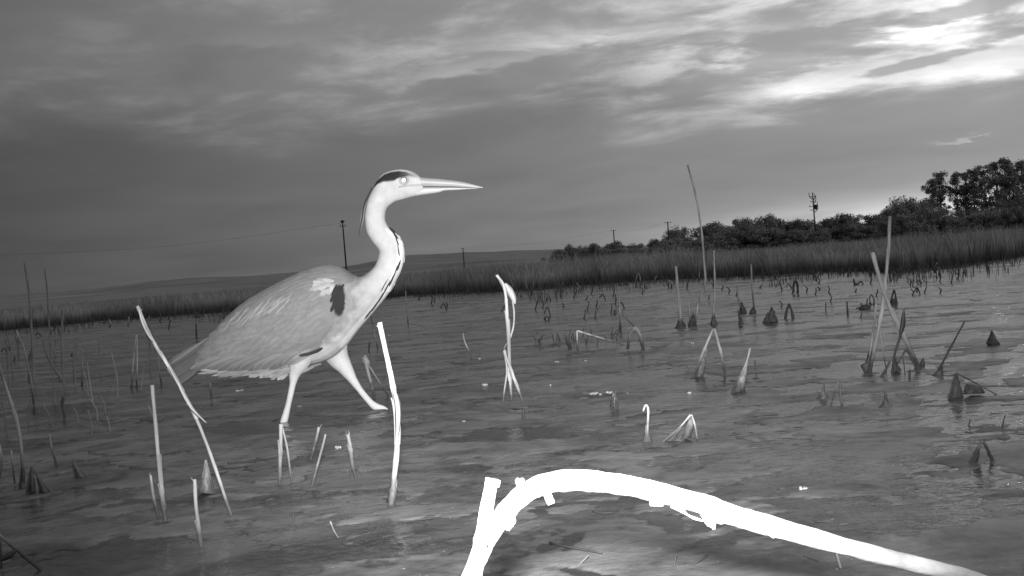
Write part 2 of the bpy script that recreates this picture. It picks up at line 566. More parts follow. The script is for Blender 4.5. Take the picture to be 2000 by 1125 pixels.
V = np.stack([X, Y, Z], -1).reshape(-1, 3)[used]
al = obj('floating_algae', npmesh('floating_algae', V, remap[Q], 'algae'))
al['kind'] = 'stuff'; al['label'] = 'ragged mats of floating algae on the dark marsh water'; al['category'] = 'algae'


# ------------------------------------------------------------------ reed bed
def reed_bed(name, label, n, rmin, rmax, hh, wd, a0, a1, power=1.0, front=False):
    a = rng.uniform(a0, a1, n)
    t = rng.random(n) ** power
    e = edge_r(a) + .5 * fbm(a * 40, a * 3, 4, 40)
    if front: r = e - (.25 + 1.5 * np.clip(fbm(a * 9, a * 2, 3, 77) + .45, 0, 1)) * rmax * t ** 1.6 * t ** 2.0
    else: r = e + rmin + (rmax - rmin) * t
    x = r * np.sin(a); y = r * np.cos(a)
    cl = fbm(x * .8, y * .8, 3, 90)
    h = (1 + .45 * cl) * hh * np.interp(a, [-.5, -.25, -.05, .1, .3, .5], [.76, .85, 1.1, 1.05, .85, .80]) * (.62 + .5 * rng.random(n) ** 1.5) * (1 + .35 * fbm(x * .35, y * .35, 3, 50))
    if front: h *= .6
    h = h * np.interp(r, [0, 12, 40, 120], [1, 1, 1.0, 1.0])
    wv = wd * (.6 + .8 * rng.random(n)) * np.interp(r, [0, 12, 60, 120], [1, 1, 3.5, 7])
    th = rng.uniform(0, 2 * np.pi, n)
    th = np.where(rng.random(n) < .7, rng.normal(0, .5, n), th)
    dx_, dy_ = np.cos(th) * wv / 2, np.sin(th) * wv / 2
    lx = rng.normal(0, .17, n) * h; ly = rng.normal(0, .12, n) * h
    z0 = np.full(n, -.03)
    p = np.zeros((n, 5, 3))
    p[:, 0] = np.stack([x - dx_, y - dy_, z0], -1); p[:, 1] = np.stack([x + dx_, y + dy_, z0], -1)
    p[:, 2] = np.stack([x + dx_ * .8 + lx * .4, y + dy_ * .8 + ly * .4, h * .6], -1)
    p[:, 3] = np.stack([x - dx_ * .8 + lx * .4, y - dy_ * .8 + ly * .4, h * .6], -1)
    p[:, 4] = np.stack([x + lx * 1.3, y + ly * 1.3, h], -1)
    b = np.arange(n)[:, None] * 5
    T = np.concatenate([b + [0, 1, 2], b + [0, 2, 3], b + [3, 2, 4]])
    o = obj(name, npmesh(name, p.reshape(-1, 3), T, 'reed', False))
    o['kind'] = 'stuff'; o['label'] = label; o['category'] = 'reeds'
    return o


reed_bed('reed_bed', 'dense low reed bed along the far edge of the water', 230000, 0, 16, .305, .0065, -.95, .95, 1.3)
reed_bed('reed_bed', 'marsh reeds stretching away to the trees and hills', 80000, 14, 110, .30, .011, -.95, .95, 1.6)
reed_bed('reed_fringe', 'sparse reed stubble in the water before the reed bed', 9000, 0, 2.8, .15, .005, -.95, .95, 1.0, True)


# ------------------------------------------------------------------ far trees
def crown_mesh(name, seed, kind):
    r_ = np.random.default_rng(seed)
    if kind == 'bush':
        nc, nl, ls = 38, 230, .024
        cs = np.stack([r_.normal(0, .26, nc), r_.normal(0, .22, nc), r_.uniform(.10, .88, nc)], -1)
        cs[:, :2] *= (1.15 - cs[:, 2:3] * .65)
        cr = r_.uniform(.10, .20, nc)
    else:
        nc, nl, ls = 52, 120, .0115
        z = r_.uniform(.30, .95, nc)
        cs = np.stack([r_.normal(0, .085, nc), r_.normal(0, .085, nc), z], -1)
        cs[:, :2] *= np.interp(z, [.3, .55, .95], [1.0, 1.15, .35])[:, None]
        cr = r_.uniform(.03, .07, nc)
    P_ = []
    for c, q in zip(cs, cr):
        d = r_.normal(0, 1, (nl, 3)); d /= np.linalg.norm(d, axis=1)[:, None]
        P_.append(c + d * q * r_.uniform(.35, 1.15, (nl, 1)) * [1, 1, .85])
    P_ = np.concatenate(P_); P_ = P_[P_[:, 2] > .02]
    n = len(P_)
    a = r_.normal(0, 1, (n, 3)); a /= np.linalg.norm(a, axis=1)[:, None]
    b = np.cross(a, r_.normal(0, 1, (n, 3))); b /= np.linalg.norm(b, axis=1)[:, None]
    s = ls * r_.uniform(.5, 1.2, (n, 1))
    V = np.stack([P_ - a * s, P_ + b * s * .6, P_ + a * s, P_ - b * s * .6], 1).reshape(-1, 3)
    Q = np.arange(n * 4).reshape(-1, 4)
    return npmesh(name, V, Q, 'leaf', False), cs


def trunk_mesh(name, seed, kind, cs):
    random.seed(seed)
    V = []; Fc = []

    def add(pts, rad):
        v_, f_ = tube(pts, rad, 6, 6, .1)
        k = len(V); V.extend(v_); Fc.extend([tuple(i + k for i in f) for f in f_])
    if kind == 'bush':
        for c in cs[:9]:
            add([(c[0] * .15, c[1] * .15, -.02), (c[0] * .5, c[1] * .5, c[2] * .5), tuple(c)], (.022, .014, .005))
    else:
        add([(0, 0, -.02), (.006, 0, .4), (0, .004, .94)], (.016, .011, .003))
        for c in cs[:18]:
            add([(0, 0, c[2] - .10), (c[0] * .6, c[1] * .6, c[2] - .05), tuple(c)], (.005, .004, .0015))
    return mesh(name, V, Fc, 'bark')


crowns = {}
for kind, cnt in (('bush', 7), ('poplar', 5)):
    L = []
    for i in range(cnt):
        cm, cs = crown_mesh('crown', 100 + i, kind)
        L.append((cm, trunk_mesh('trunk', i, kind, cs)))
    crowns[kind] = L
random.seed(11)


def tree(kind, px, top, dist, width_px, label, group, name=None, base_z=-.1):
    p = P(px, top, dist)
    h = p.z - base_z
    wd = width_px / F * dist
    t = root(name or ('poplar_tree' if kind == 'poplar' else 'bush'), label, 'tree' if kind == 'poplar' else 'bush', (p.x, dist, base_z), group)
    cm, tm = random.choice(crowns[kind])
    k = wd / (1.05 if kind == 'bush' else .36)
    for nm, me in (('crown', cm), ('trunk', tm)):
        o = obj(nm, me, t)
        o.scale = (k, k * .9, h)
    t.rotation_euler = (0, 0, random.uniform(0, 6.28))


prof = [(1090, 487), (1115, 477), (1140, 484), (1160, 474), (1200, 470), (1240, 475), (1278, 466), (1314, 447), (1325, 442), (1371, 440), (1392, 432), (1406, 437), (1424, 440), (1449, 424),
        (1470, 429), (1499, 418), (1520, 423), (1533, 436), (1563, 427), (1594, 430), (1618, 424), (1632, 429), (1649, 415), (1662, 419), (1679, 433), (1707, 417), (1734, 407), (1751, 396),
        (1773, 382), (1789, 388), (1806, 404), (1830, 404), (1872, 408), (1913, 408), (1941, 402), (1968, 388), (2000, 374), (2060, 360), (2200, 340)]
pxs = [p[0] for p in prof]; pys = [p[1] for p in prof]
named = {1115: 'small rounded bush at the left tip of the far tree line', 1160: 'second rounded bush from the left tip of the far tree line',
         1200: 'wide low bush directly behind the thin crossarm pole', 1325: 'bushy clump just right of the pole at the tree line dip',
         1449: 'tall dark bush left of the highest crown in the middle tree line', 1499: 'broad domed tree crown, highest in the middle of the tree line',
         1649: 'spiky crown just right of the tall lattice mast', 1773: 'feathery tall crown rising just left of the poplar row',
         1594: 'low dark bush in front of the lattice mast', 1314: 'bush whose crown meets the pole at the tree line dip'}
anchors = ((1090, 'left tip of the far tree line'), (1304, 'pole at the tree line dip'), (1449.5, 'tall bush before the highest crown'), (1499.5, 'broad domed crown'), (1587, 'tall mast'), (1649.5, 'spiky crown by the mast'), (1818, 'left end of the poplar row'))
words = ['', 'first', 'second', 'third', 'fourth', 'fifth', 'sixth', 'seventh', 'eighth', 'ninth', 'tenth', 'eleventh']
front = sorted([p[0] for p in prof[:-2]] + [2040, 2100, 2160])
for x in front:
    if x not in named:
        ax_, nm_ = max((a for a in anchors if a[0] <= x))
        named[x] = 'skyline bush, %s to the right of the %s' % (words[sum(1 for q_ in front if ax_ < q_ <= x) or 1], nm_)
for x in front:
    tree('bush', x, np.interp(x, pxs, pys), 235 + random.uniform(-12, 12), random.uniform(44, 62) if x < 1300 else random.uniform(58, 84),
         named.get(x, 'dark bush merging into the far tree line on the right'), 'bushes and trees of the far tree line')
for x in list(np.arange(1180, 2160, 30)):
    yy = np.interp(x, pxs, pys); hz = 604 - .0787 * x
    tree('bush', float(x), yy + (hz - yy) * random.uniform(.20, .45), 215 + random.uniform(-10, 10), random.uniform(60, 90),
         'low dark bush in the shaded front rank below the tree line crowns', 'bushes and trees of the far tree line')
pop = [(1818, 346, 26, 'slender thin crowned poplar at the left end of the poplar row'), (1833, 334, 34, 'leftmost full poplar, its crown leaning over a slender one'),
       (1866, 334, 24, 'narrow pointed poplar standing apart after the first gap'), (1884, 334, 30, 'poplar with a round shoulder right of the narrow pointed one'),
       (1899, 328, 30, 'poplar left of the dip in the middle of the row'), (1921, 318, 32, 'poplar with a thin upright spike, just above the low sun'),
       (1943, 313, 30, 'broad poplar right of the low sun in the row'), (1961, 306, 30, 'tallest poplar of the row on the right horizon'),
       (1976, 314, 26, 'poplar tucked against the right side of the tallest one'), (1994, 309, 34, 'rightmost poplar, cut by the right edge of the picture'),
       (2024, 305, 34, 'poplar just beyond the right edge of the picture'), (2050, 300, 34, 'poplar well beyond the right edge of the picture')]
for x, y, wd, lb in pop:
    tree('poplar', x, y, 262 + random.uniform(-6, 6), wd * 1.6, lb, 'row of poplars on the right horizon')
for i, (x, y, wd, lb) in enumerate([(150, 566, 34, 'dark bush clump on the left hill skyline'), (166, 568, 26, 'dark bush touching the clump on the left hill skyline'), (402, 549, 20, 'small lone shrub on the hillside below the ridge'),
                                    (585, 536, 26, 'round shrub on the hillside left of the heron shoulder'), (470, 540, 22, 'low shrub on the ridge above the heron wing'), (52, 575, 22, 'low shrub at the far left of the ridge'),
                                    (1062, 490, 44, 'low bush band end on the ridge left of the tree line'), (1010, 494, 40, 'low bush on the ridge right of the small distant pole'), (930, 499, 30, 'low bush beside the small distant pole')]):
    tree('bush', x, y, 1380, wd, lb, 'shrubs on the far hillside', base_z=P(x, y, 1380).z - 9.5)


# ------------------------------------------------------------------ poles and wires
def pole(px, top, dist, label, kind):
    p = P(px, top, dist)
    t = root('lattice_mast' if kind == 'mast' else 'utility_pole', label, 'mast' if kind == 'mast' else 'pole', (p.x, dist, 0), None if kind == 'mast' else 'utility poles across the marsh')
    h = p.z
    rad = .13 * (dist / 160) ** .6
    v_, f_ = tube([(0, 0, -.3), (0, 0, h)], (rad * 1.3, rad * .85), 10, 8, .02)
    obj('post', mesh('post', v_, f_, 'wood'), t)

    def arm(z, half, th=.09, nm='crossarm', y=0.0):
        bm = bmesh.new(); bmesh.ops.create_cube(bm, size=1)
        for q in bm.verts: q.co = Vector((q.co.x * 2 * half, q.co.y * th + y, q.co.z * th + z))
        me = bpy.data.meshes.new(nm); bm.to_mesh(me); bm.free(); me.materials.append(M['wood'])
        o = obj(nm, me, t)
        for sx in (-.85, 0, .85):
            v2, f2 = tube([(sx * half, y, z + th / 2), (sx * half, y, z + th / 2 + .12), (sx * half, y, z + th / 2 + .26)], (.035, .08, .03), 8, 6, 0)
            obj('insulator', mesh('insulator', v2, f2, 'ceramic'), o)
    if kind == 'cross': arm(h - .25, .85)
    if kind == 'nest':
        V = []; Fc = []
        for k in range(60):
            a = random.uniform(0, 6.28); r = random.uniform(.1, .42); zz = h + random.uniform(-.05, .28)
            b = a + random.uniform(.8, 2.0)
            v2, f2 = tube([(r * math.cos(a), r * math.sin(a), zz), (r * .9 * math.cos(b), r * .9 * math.sin(b), zz + random.uniform(-.06, .06))], (.035, .02), 5, 3, .1)
            n0 = len(V); V += v2; Fc += [tuple(i + n0 for i in f) for f in f2]
        obj('nest_platform', mesh('nest_platform', V, Fc, 'wood'), t)
        arm(h - .7, .5)
    if kind == 'mast':
        for z_, l_ in ((h - 1.1, .9), (h - 2.4, .7), (h - 3.6, 1.2), (h - 4.6, .9)):
            arm(z_, l_, .14)
        for sx, z_ in ((-.9, h - 1.0), (.7, h - 2.2), (1.0, h - 3.6), (1.05, h - 4.5), (.5, h - 1.4)):
            v2, f2 = tube([(0, 0, z_ - .8), (sx, 0, z_), (sx, 0, z_ + 1.1)], (.10, .09, .07), 6, 6, .05)
            obj('antenna', mesh('antenna', v2, f2, 'wood'), t)
        v2, f2 = tube([(.55, 0, h - 4.4), (.55, 0, h - 3.2)], (.42, .42), 10, 4, .0)
        obj('equipment_box', mesh('equipment_box', v2, f2, 'wood'), t)
    return Vector((p.x, dist, h))


pA = pole(669, 434, 154, 'tall dark pole with a nest on top, behind the heron back', 'nest')
pB = pole(1304, 433, 225, 'thin pole with small crossarm at the dip of the tree line', 'cross')
pC = pole(1198, 449, 300, 'thin pole standing behind the low bushes left of the tree line', 'cross')
pD = pole(904, 484, 380, 'tiny distant pole on the ridge right of the heron', 'cross')
pE = pole(1634, 419, 300, 'short pole poking above the trees right of the mast', 'plain')
pole(1587, 376, 232, 'tall mast with antennas rising above the tree line', 'mast')
pF = P(-60, 500, 130)


def wire(a, b, label, sag):
    V = []; Fc = []
    for off in (-.6, .6):
        A = a + Vector((off * .7, 0, -.1)); B = b + Vector((off * .7, 0, -.1)); Mi = (A + B) / 2 - Vector((0, 0, sag))
        v2, f2 = tube([tuple(A), tuple(Mi), tuple(B)], (.006, .006, .006), 4, 16, 0)
        n0 = len(V); V += v2; Fc += [tuple(i + n0 for i in f) for f in f2]
    o = obj('power_wire', mesh('power_wire', rel(V, a), Fc, 'wire'), None, a)
    o['label'] = label; o['category'] = 'wire'; o['group'] = 'wires strung between the poles'


wire(pA, pF, 'faint power wires running left from the pole with the nest', 1.2)
wire(pC, pB, 'short power wires between the two thin poles by the bushes', 1.0)
wire(pD, pC, 'power wires from the tiny distant pole to the bush side pole', 1.5)

# ------------------------------------------------------------------ reed stalks and snags standing in the water
GR = 'dead reed stalks standing in the shallow water'


def stalk(label, stems, films=(), leaves=(), m='pale', fm='film', cat='reed', name='reed_stalk', group=GR, base=None, lean=0.0, nodes=None):
    """stems: [points in photo order (base last), width0, width1]; film: (left line, right line)"""
    ys = [pt[1] for s in stems for pt in s[0]] + [pt[1] for f in films for l in f for pt in l[:2]]
    bp = base or max((pt for s in stems for pt in s[0]), key=lambda q: q[1] + .0787 * q[0]) if stems else base
    g = G(*bp)
    D = g.y
    t = root(name, label, cat, g, group)
    random.seed(hash(label) % 1000 if False else sum(map(ord, label)))
    for i, s in enumerate(stems):
        pts, w0, w1 = s[:3]
        if m in ('pale', 'tan'): w0 *= .86; w1 *= .9
        mm = s[3] if len(s) > 3 else m
        off = (i - (len(stems) - 1) / 2) * .006
        q = []
        ytop = min(p_[1] for p_ in pts); ybot = max(p_[1] for p_ in pts)
        for p_ in pts:
            f = (ybot - p_[1]) / max(ybot - ytop, 1)
            q.append(P(p_[0], p_[1], D + off + lean * f))
        # carry the foot on down into the mud
        if q[-1].z < .035:
            d = (q[-1] - q[-2]).normalized()
            if d.z < -.2: q.append(q[-1] + d * .06)
            else: q.append(q[-1] + Vector((d.x * .02, 0, -.03)))
        k = D / F / 2
        L = sum((q[j + 1] - q[j]).length for j in range(len(q) - 1))
        v_, f_ = tube([tuple(p_) for p_ in q], (w0 * k, (w0 + w1) / 2 * k, w1 * k), 9, max(14, int(L / .006)), .14, nodes if nodes is not None else max(1, int(L / .11)))
        obj('stem', mesh('stem', rel(v_, g), f_, mm), t)
        if w0 >= 5 and L > .05 and mm != 'dark':
            sm_ = [Vector(c_) for c_ in smooth_line([tuple(p_) for p_ in q], 40)]
            # split fibres at the broken top
            ax = (sm_[0] - sm_[2]).normalized()
            for h_ in range(random.randint(2, 4)):
                a_ = random.uniform(0, 6.28); rr_ = w0 * k * .75
                st_ = sm_[1] + Vector((math.cos(a_) * rr_, math.sin(a_) * rr_, 0))
                en_ = st_ + ax * random.uniform(.002, .008) + Vector((math.cos(a_), math.sin(a_), 0)) * random.uniform(0, .004)
                v_, f_ = tube([tuple(st_), tuple(en_)], (rr_ * .25, rr_ * .05), 5, 4, .2)
                obj('splinter', mesh('splinter', rel(v_, g), f_, mm), t)
            # papery sheaths clasping the stem above its nodes
            for h_ in range(1 if L < .16 else 2):
                i0 = random.randint(8, 22); i1 = i0 + random.randint(5, 9)
                V2 = []; F2 = []
                ns = i1 - i0 + 1
                for a2 in range(ns):
                    f2 = a2 / (ns - 1)
                    for b2 in range(7):
                        th = -2.2 + 4.4 * b2 / 6 * (.35 + .65 * f2) + h_ * 2.1
                        rr_ = (w0 + (w1 - w0) * i0 / 40) * k * (1.22 + .5 * (1 - f2) ** 2 + .1 * random.random())
                        V2.append(sm_[i0 + a2] + Vector((math.sin(th) * rr_, -math.cos(th) * rr_, 0)))
                    if a2:
                        for b2 in range(6):
                            kk = (a2 - 1) * 7 + b2
                            F2.append((kk, kk + 1, kk + 8, kk + 7))
                obj('leaf_sheath', mesh('leaf_sheath', rel(V2, g), F2, mm), t)
    for i, (pts, wd) in enumerate(leaves):
        q = smooth_line(pts, 12)
        V = []; Fc = []
        for j in range(12):
            f = j / 11
            ww = wd * (math.sin(math.pi * (f * .85 + .12)) ** .8)
            tx = q[min(j + 1, 11)] - q[max(j - 1, 0)]; tx = tx / np.linalg.norm(tx); nx = np.array((-tx[1], tx[0]))
            for sI, (oo, yy) in enumerate(((-.5, 0), (0, -.0022), (.5, 0), (0, .0016))):
                pp = q[j] + nx * oo * ww
                V.append(P(pp[0], pp[1], D - .006 + yy * 1.2))
            if j:
                for a in range(4):
                    b = (a + 1) % 4
                    Fc.append(((j - 1) * 4 + a, (j - 1) * 4 + b, j * 4 + b, j * 4 + a))
        obj('leaf', mesh('leaf', rel(V, g), Fc, m), t)
    for i, (l, r) in enumerate(films):
        v_, f_ = drape(l, r, D + .002, .38, seed=i + len(label))
        obj('algae_film', mesh('algae_film', rel(v_, g), f_, fm), t)
    return t


A = stalk
A('long thin reed leaning left in front of the heron tail, with a split sheath', [([(268, 598), (300, 668), (345, 742), (381, 812), (412, 890), (452, 1008)], 7, 7)],
  leaves=[([(270, 600), (278, 630), (290, 655), (300, 668)], 6), ([(345, 742), (358, 770), (376, 800), (403, 826)], 9), ([(330, 716), (345, 745), (362, 775)], 7)], m='tan')
A('upright straight dead reed left of the long leaning one', [([(297, 752), (304, 830), (312, 920), (323, 1018)], 8, 10)], m='tan')
A('short pointed reed rising from a pale algae cone at the foot of the straight one', [([(294, 928), (299, 965), (309, 1008)], 5, 7)],
  films=[([(308, 1000), (304, 1014), (300, 1024)], [(311, 1000), (318, 1014), (334, 1026)])], m='mid')
A('short upright reed stub nearest the bottom left, between the mats', [([(380, 936), (383, 990), (393, 1066)], 8, 10)], m='tan')
A('small algae draped tent beside the foot of the long leaning reed', [([(402, 898), (396, 930), (388, 962)], 4, 4), ([(402, 898), (411, 935), (420, 966)], 4, 5)],
  films=[([(401, 900), (395, 930), (386, 962)], [(403, 900), (409, 935), (421, 966)])], m='mid')
A('forked reed stub directly below the heron rear leg', [([(549, 828), (548, 880), (546, 944)], 9, 7), ([(551, 832), (561, 876), (568, 930)], 5, 5)], m='tan')
A('knobbly grey reed stub leaning right, left one of a leaning pair', [([(623, 834), (615, 868), (606, 900)], 6, 5)], m='mid')
A('thin pale reed stub leaning right, nearer one of a leaning pair', [([(636, 848), (623, 898), (608, 953)], 5, 6)], m='tan')
A('gnarled grey reed stub splayed at its foot under the heron belly', [([(679, 848), (684, 872), (688, 905), (695, 935)], 8, 7), ([(687, 900), (684, 920), (683, 934)], 4, 3), ([(689, 905), (698, 918), (704, 924)], 3, 2)], m='mid')
A('tallest bright white reed, thick and kinked, right of the heron front leg', [([(741, 630), (754, 690), (767, 752), (775, 800), (776, 860), (771, 925), (764, 984)], 11, 13)],
  leaves=[([(768, 756), (776, 790), (777, 830), (774, 865)], 12)],
  films=[([(769, 925), (762, 950), (755, 980)], [(775, 925), (776, 955), (772, 984)])])
A('ragged topped reed fork behind the tallest bright white reed', [([(710, 697), (722, 738), (731, 776)], 6, 4), ([(722, 716), (742, 748), (760, 775)], 3, 3)],
  films=[([(711, 693), (706, 706), (712, 716)], [(716, 694), (722, 706), (722, 720)])], m='mid')
A('tall white broken reed with a folded slab hanging from its top, mid picture', [([(970, 537), (985, 562), (991, 620), (995, 700), (998, 776)], 6, 8), ([(1001, 588), (1004, 610), (1003, 636), (996, 662)], 4, 4), ([(996, 664), (989, 672), (984, 682)], 2, 1)],
  leaves=[([(986, 554), (994, 566), (1002, 582), (1006, 594)], 15), ([(975, 546), (984, 560), (990, 580)], 8)], lean=-.01)
A('three legged bright reed splint leaning on the tall broken one', [([(985, 684), (990, 702), (1004, 738), (1020, 782)], 7, 5), ([(986, 690), (990, 724), (985, 764)], 5, 4), ([(988, 695), (995, 738), (999, 777)], 6, 4)])
A('thin crooked pale reed left of the tall broken one', [([(904, 650), (908, 668), (922, 698)], 3, 3)])
A('reed snapped at a right angle, its top lying out to the right', [([(1127, 646), (1127, 660), (1128, 680)], 4, 5), ([(1127, 646), (1160, 656), (1201, 668)], 4, 3)], nodes=0)
A('short dark doubled stub left of the snapped reed', [([(1104, 650), (1107, 664), (1113, 680)], 5, 6), ([(1108, 652), (1116, 680)], 2, 4)], m='mid')
A('arched grey reed bent into a hoop', [([(1226, 682), (1230, 656), (1240, 641), (1250, 655), (1256, 682)], 5, 8), ([(1226, 641), (1240, 640)], 2, 3)], m='mid')
A('thin pale reed with side shoot above the hoop', [([(1209, 580), (1210, 605), (1212, 645)], 3, 5), ([(1210, 603), (1219, 618), (1227, 626)], 2, 2)], m='mid', lean=.1)
A('straight grey reed left of the tallest thin one', [([(1320, 520), (1325, 575), (1331, 640)], 5, 6)], films=[([(1327, 620), (1322, 632), (1318, 643)], [(1332, 620), (1338, 634), (1342, 643)])], m='mid', fm='dimfilm')
A('tallest thin reed, curving high above the horizon against the sky', [([(1343, 322), (1359, 382), (1370, 450), (1375, 510), (1377, 550), (1366, 588), (1354, 638)], 3.5, 5), ([(1376, 555), (1378, 575), (1385, 592)], 2.5, 2)], m='mid')
A('thin upright reed on a dark mud cone right of the tallest thin one', [([(1394, 489), (1396, 560), (1392, 634)], 3, 4)], films=[([(1393, 612), (1389, 624), (1386, 634)], [(1396, 612), (1398, 624), (1402, 634)])], m='mid', fm='dimfilm')
A('small reed sprout with dark tufted foot between two taller reeds', [([(1345, 590), (1349, 638)], 3, 4)], films=[([(1352, 615), (1346, 628), (1343, 640)], [(1356, 613), (1360, 628), (1364, 640)])], m='mid', fm='dimfilm')
A('tall inverted V of bent reed with film on its left leg', [([(1393, 642), (1380, 672), (1364, 712), (1358, 736)], 5, 4), ([(1395, 642), (1407, 684), (1416, 730)], 5, 4), ([(1380, 672), (1377, 700), (1373, 730)], 2, 3)],
  films=[([(1378, 682), (1366, 712), (1355, 738)], [(1382, 680), (1377, 712), (1374, 738)])], m='mid')
A('narrow algae tent with a pale reed tip, right of the inverted V', [([(1465, 680), (1456, 712), (1430, 764)], 4, 3), ([(1458, 706), (1456, 735), (1454, 765)], 3, 3)],
  films=[([(1460, 700), (1447, 730), (1430, 765)], [(1462, 700), (1458, 735), (1455, 766)])], m='mid')
A('tiny black upright stick beside the narrow algae tent', [([(1474, 704), (1476, 722)], 3, 3)], m='dark')
A('curved dark reed, left of two by the cone shaped snag', [([(1440, 556), (1442, 580), (1450, 612)], 3, 5)], films=[([(1447, 590), (1444, 602), (1446, 614)], [(1450, 590), (1456, 604), (1462, 615)])], m='mid', fm='dimfilm')
A('straight thin dark reed, right of two by the cone shaped snag', [([(1467, 516), (1469, 560), (1474, 612)], 3, 4)], films=[([(1470, 600), (1465, 606), (1462, 614)], [(1474, 600), (1477, 606), (1479, 614)])], m='mid', fm='dimfilm')
A('small dark leaning cone below the curved reed', [([(1441, 605), (1445, 634)], 2, 3)], films=[([(1441, 606), (1443, 620), (1442, 636)], [(1443, 606), (1448, 620), (1453, 632)])], m='dark', fm='dimfilm', cat='snag', name='reed_snag')
A('broad two peaked black snag in open water', [([(1507, 599), (1508, 630)], 3, 4)], films=[([(1506, 600), (1500, 614), (1491, 631)], [(1510, 602), (1515, 614), (1519, 628)]), ([(1499, 610), (1494, 620), (1490, 631)], [(1502, 612), (1504, 620), (1508, 630)])], m='dark', fm='dimfilm', cat='snag', name='reed_snag')
A('black two legged snag right of the two peaked one', [([(1541, 593), (1537, 606), (1534, 621)], 4, 6), ([(1541, 593), (1546, 606), (1549, 621)], 4, 6)], m='dark', cat='snag', name='reed_snag')
A('small dark hoop snag near the far reed edge', [([(1550, 572), (1550, 558), (1554, 549), (1558, 558), (1558, 573)], 4, 5)], m='dark', cat='snag', name='reed_snag')
A('duck shaped black snag floating by the far reed edge', [([(1667, 545), (1668, 550), (1670, 557)], 3, 4), ([(1669, 555), (1676, 554), (1682, 550)], 4, 2)], m='dark', cat='snag', name='reed_snag')
A('short upright black stub left of the low spiky snag', [([(1654, 589), (1656, 616)], 3, 5)], m='dark')
A('thin faint stub left of the short black one', [([(1613, 590), (1613, 609)], 2, 3)], m='dark')
A('low spiky black snag with several points', [([(1694, 582), (1692, 602)], 2, 4), ([(1682, 592), (1684, 603)], 3, 4), ([(1699, 590), (1698, 603)], 3, 4), ([(1672, 602), (1690, 600)], 2, 4)],
  films=[([(1684, 596), (1680, 600), (1676, 604)], [(1694, 594), (1698, 598), (1700, 604)])], m='dark', fm='dimfilm', cat='snag', name='reed_snag')
A('short black twig below the low spiky snag', [([(1683, 610), (1681, 622)], 2, 3)], m='dark')
A('sharp black hollow tent snag behind the crossed reeds', [([(1746, 566), (1738, 595)], 3, 4), ([(1747, 566), (1752, 595)], 3, 4)], films=[([(1741, 584), (1738, 590), (1736, 596)], [(1751, 582), (1752, 590), (1753, 596)])], m='dark', fm='dimfilm', cat='snag', name='reed_snag')
A('tallest of the crossed reeds, with a shorter twin, rising from a dark cone', [([(1738, 422), (1735, 490), (1726, 580), (1714, 650), (1699, 726)], 6, 7), ([(1711, 594), (1705, 650), (1694, 722)], 4, 5), ([(1717, 640), (1722, 668), (1727, 698)], 3, 2)],
  films=[([(1697, 684), (1690, 708), (1680, 714), (1694, 736)], [(1703, 686), (1704, 700), (1703, 716), (1703, 738)])], m='mid', fm='dimfilm')
A('long pale reed leaning left across the tall one, cut square at the top', [([(1704, 493), (1717, 540), (1740, 606), (1768, 662), (1797, 722)], 8, 7)], m='mid', films=[([(1790, 706), (1788, 716), (1782, 726)], [(1794, 706), (1798, 716), (1800, 728)])], fm='dimfilm', lean=.02)
A('dark leafy reed between the crossed pair', [([(1766, 605), (1760, 650), (1748, 690), (1743, 728)], 3, 6)], leaves=[([(1765, 610), (1763, 636), (1756, 660)], 10)], films=[([(1747, 700), (1742, 716), (1740, 730)], [(1750, 700), (1756, 716), (1762, 724)])], m='dark', fm='dimfilm')
A('dark bent twig arch at the feet of the crossed reeds', [([(1753, 710), (1762, 696), (1770, 684), (1780, 700), (1792, 724)], 3, 5), ([(1764, 700), (1766, 716)], 2, 2)], m='dark')
A('short dark stub leaning right, left of the leafy dark reed', [([(1738, 706), (1731, 720), (1722, 736)], 4, 6)], m='dark')
A('small dark stub standing below the twig arch', [([(1777, 722), (1776, 740)], 4, 5)], m='dark')
A('long dark reed leaning far to the right over open water', [([(1884, 628), (1856, 680), (1828, 734)], 3, 5)], films=[([(1838, 716), (1828, 726), (1818, 736)], [(1842, 716), (1842, 726), (1842, 736)])], m='dark', fm='dimfilm')
A('solid black teardrop snag alone at the right', [([(1937, 646), (1938, 676)], 4, 8)], films=[([(1936, 648), (1930, 662), (1926, 671), (1932, 682)], [(1940, 648), (1946, 660), (1952, 671), (1949, 682)])], m='dark', fm='dimfilm', cat='snag', name='reed_snag')
A('small black pyramid snag right of the crossed reeds', [([(1803, 699), (1803, 714)], 2, 3)], films=[([(1802, 700), (1798, 706), (1794, 714)], [(1804, 700), (1806, 706), (1808, 714)])], m='dark', fm='dimfilm', cat='snag', name='reed_snag')
A('dark tent snag with bent twig trailing to the right', [([(1866, 729), (1861, 750), (1853, 778)], 3, 4), ([(1868, 729), (1890, 740), (1912, 752)], 3, 2), ([(1868, 730), (1854, 734), (1838, 732)], 2, 2)],
  films=[([(1865, 732), (1858, 752), (1851, 779)], [(1870, 732), (1876, 752), (1884, 778)]), ([(1886, 750), (1884, 758), (1880, 770)], [(1906, 752), (1918, 758), (1925, 768)])], m='dark', fm='dimfilm', cat='snag', name='reed_snag')
A('low dark mound snag with a thorn tip, left of the small V', [([(1610, 750), (1606, 764), (1600, 780)], 3, 4)], films=[([(1609, 752), (1602, 768), (1592, 782)], [(1611, 754), (1613, 768), (1624, 784)])], m='dark', fm='dimfilm', cat='snag', name='reed_snag')
A('small sharp V of two thin stems, one dark one pale', [([(1638, 746), (1625, 784)], 3, 3, 'mid'), ([(1641, 744), (1641, 768), (1645, 790)], 5, 5, 'dark')], m='mid')
A('short grey stub on a low mound below the dark crossed reeds', [([(1728, 764), (1731, 780), (1734, 796)], 5, 6)], films=[([(1728, 778), (1722, 788), (1714, 796)], [(1732, 776), (1738, 786), (1748, 796)])], m='mid', fm='dimfilm')
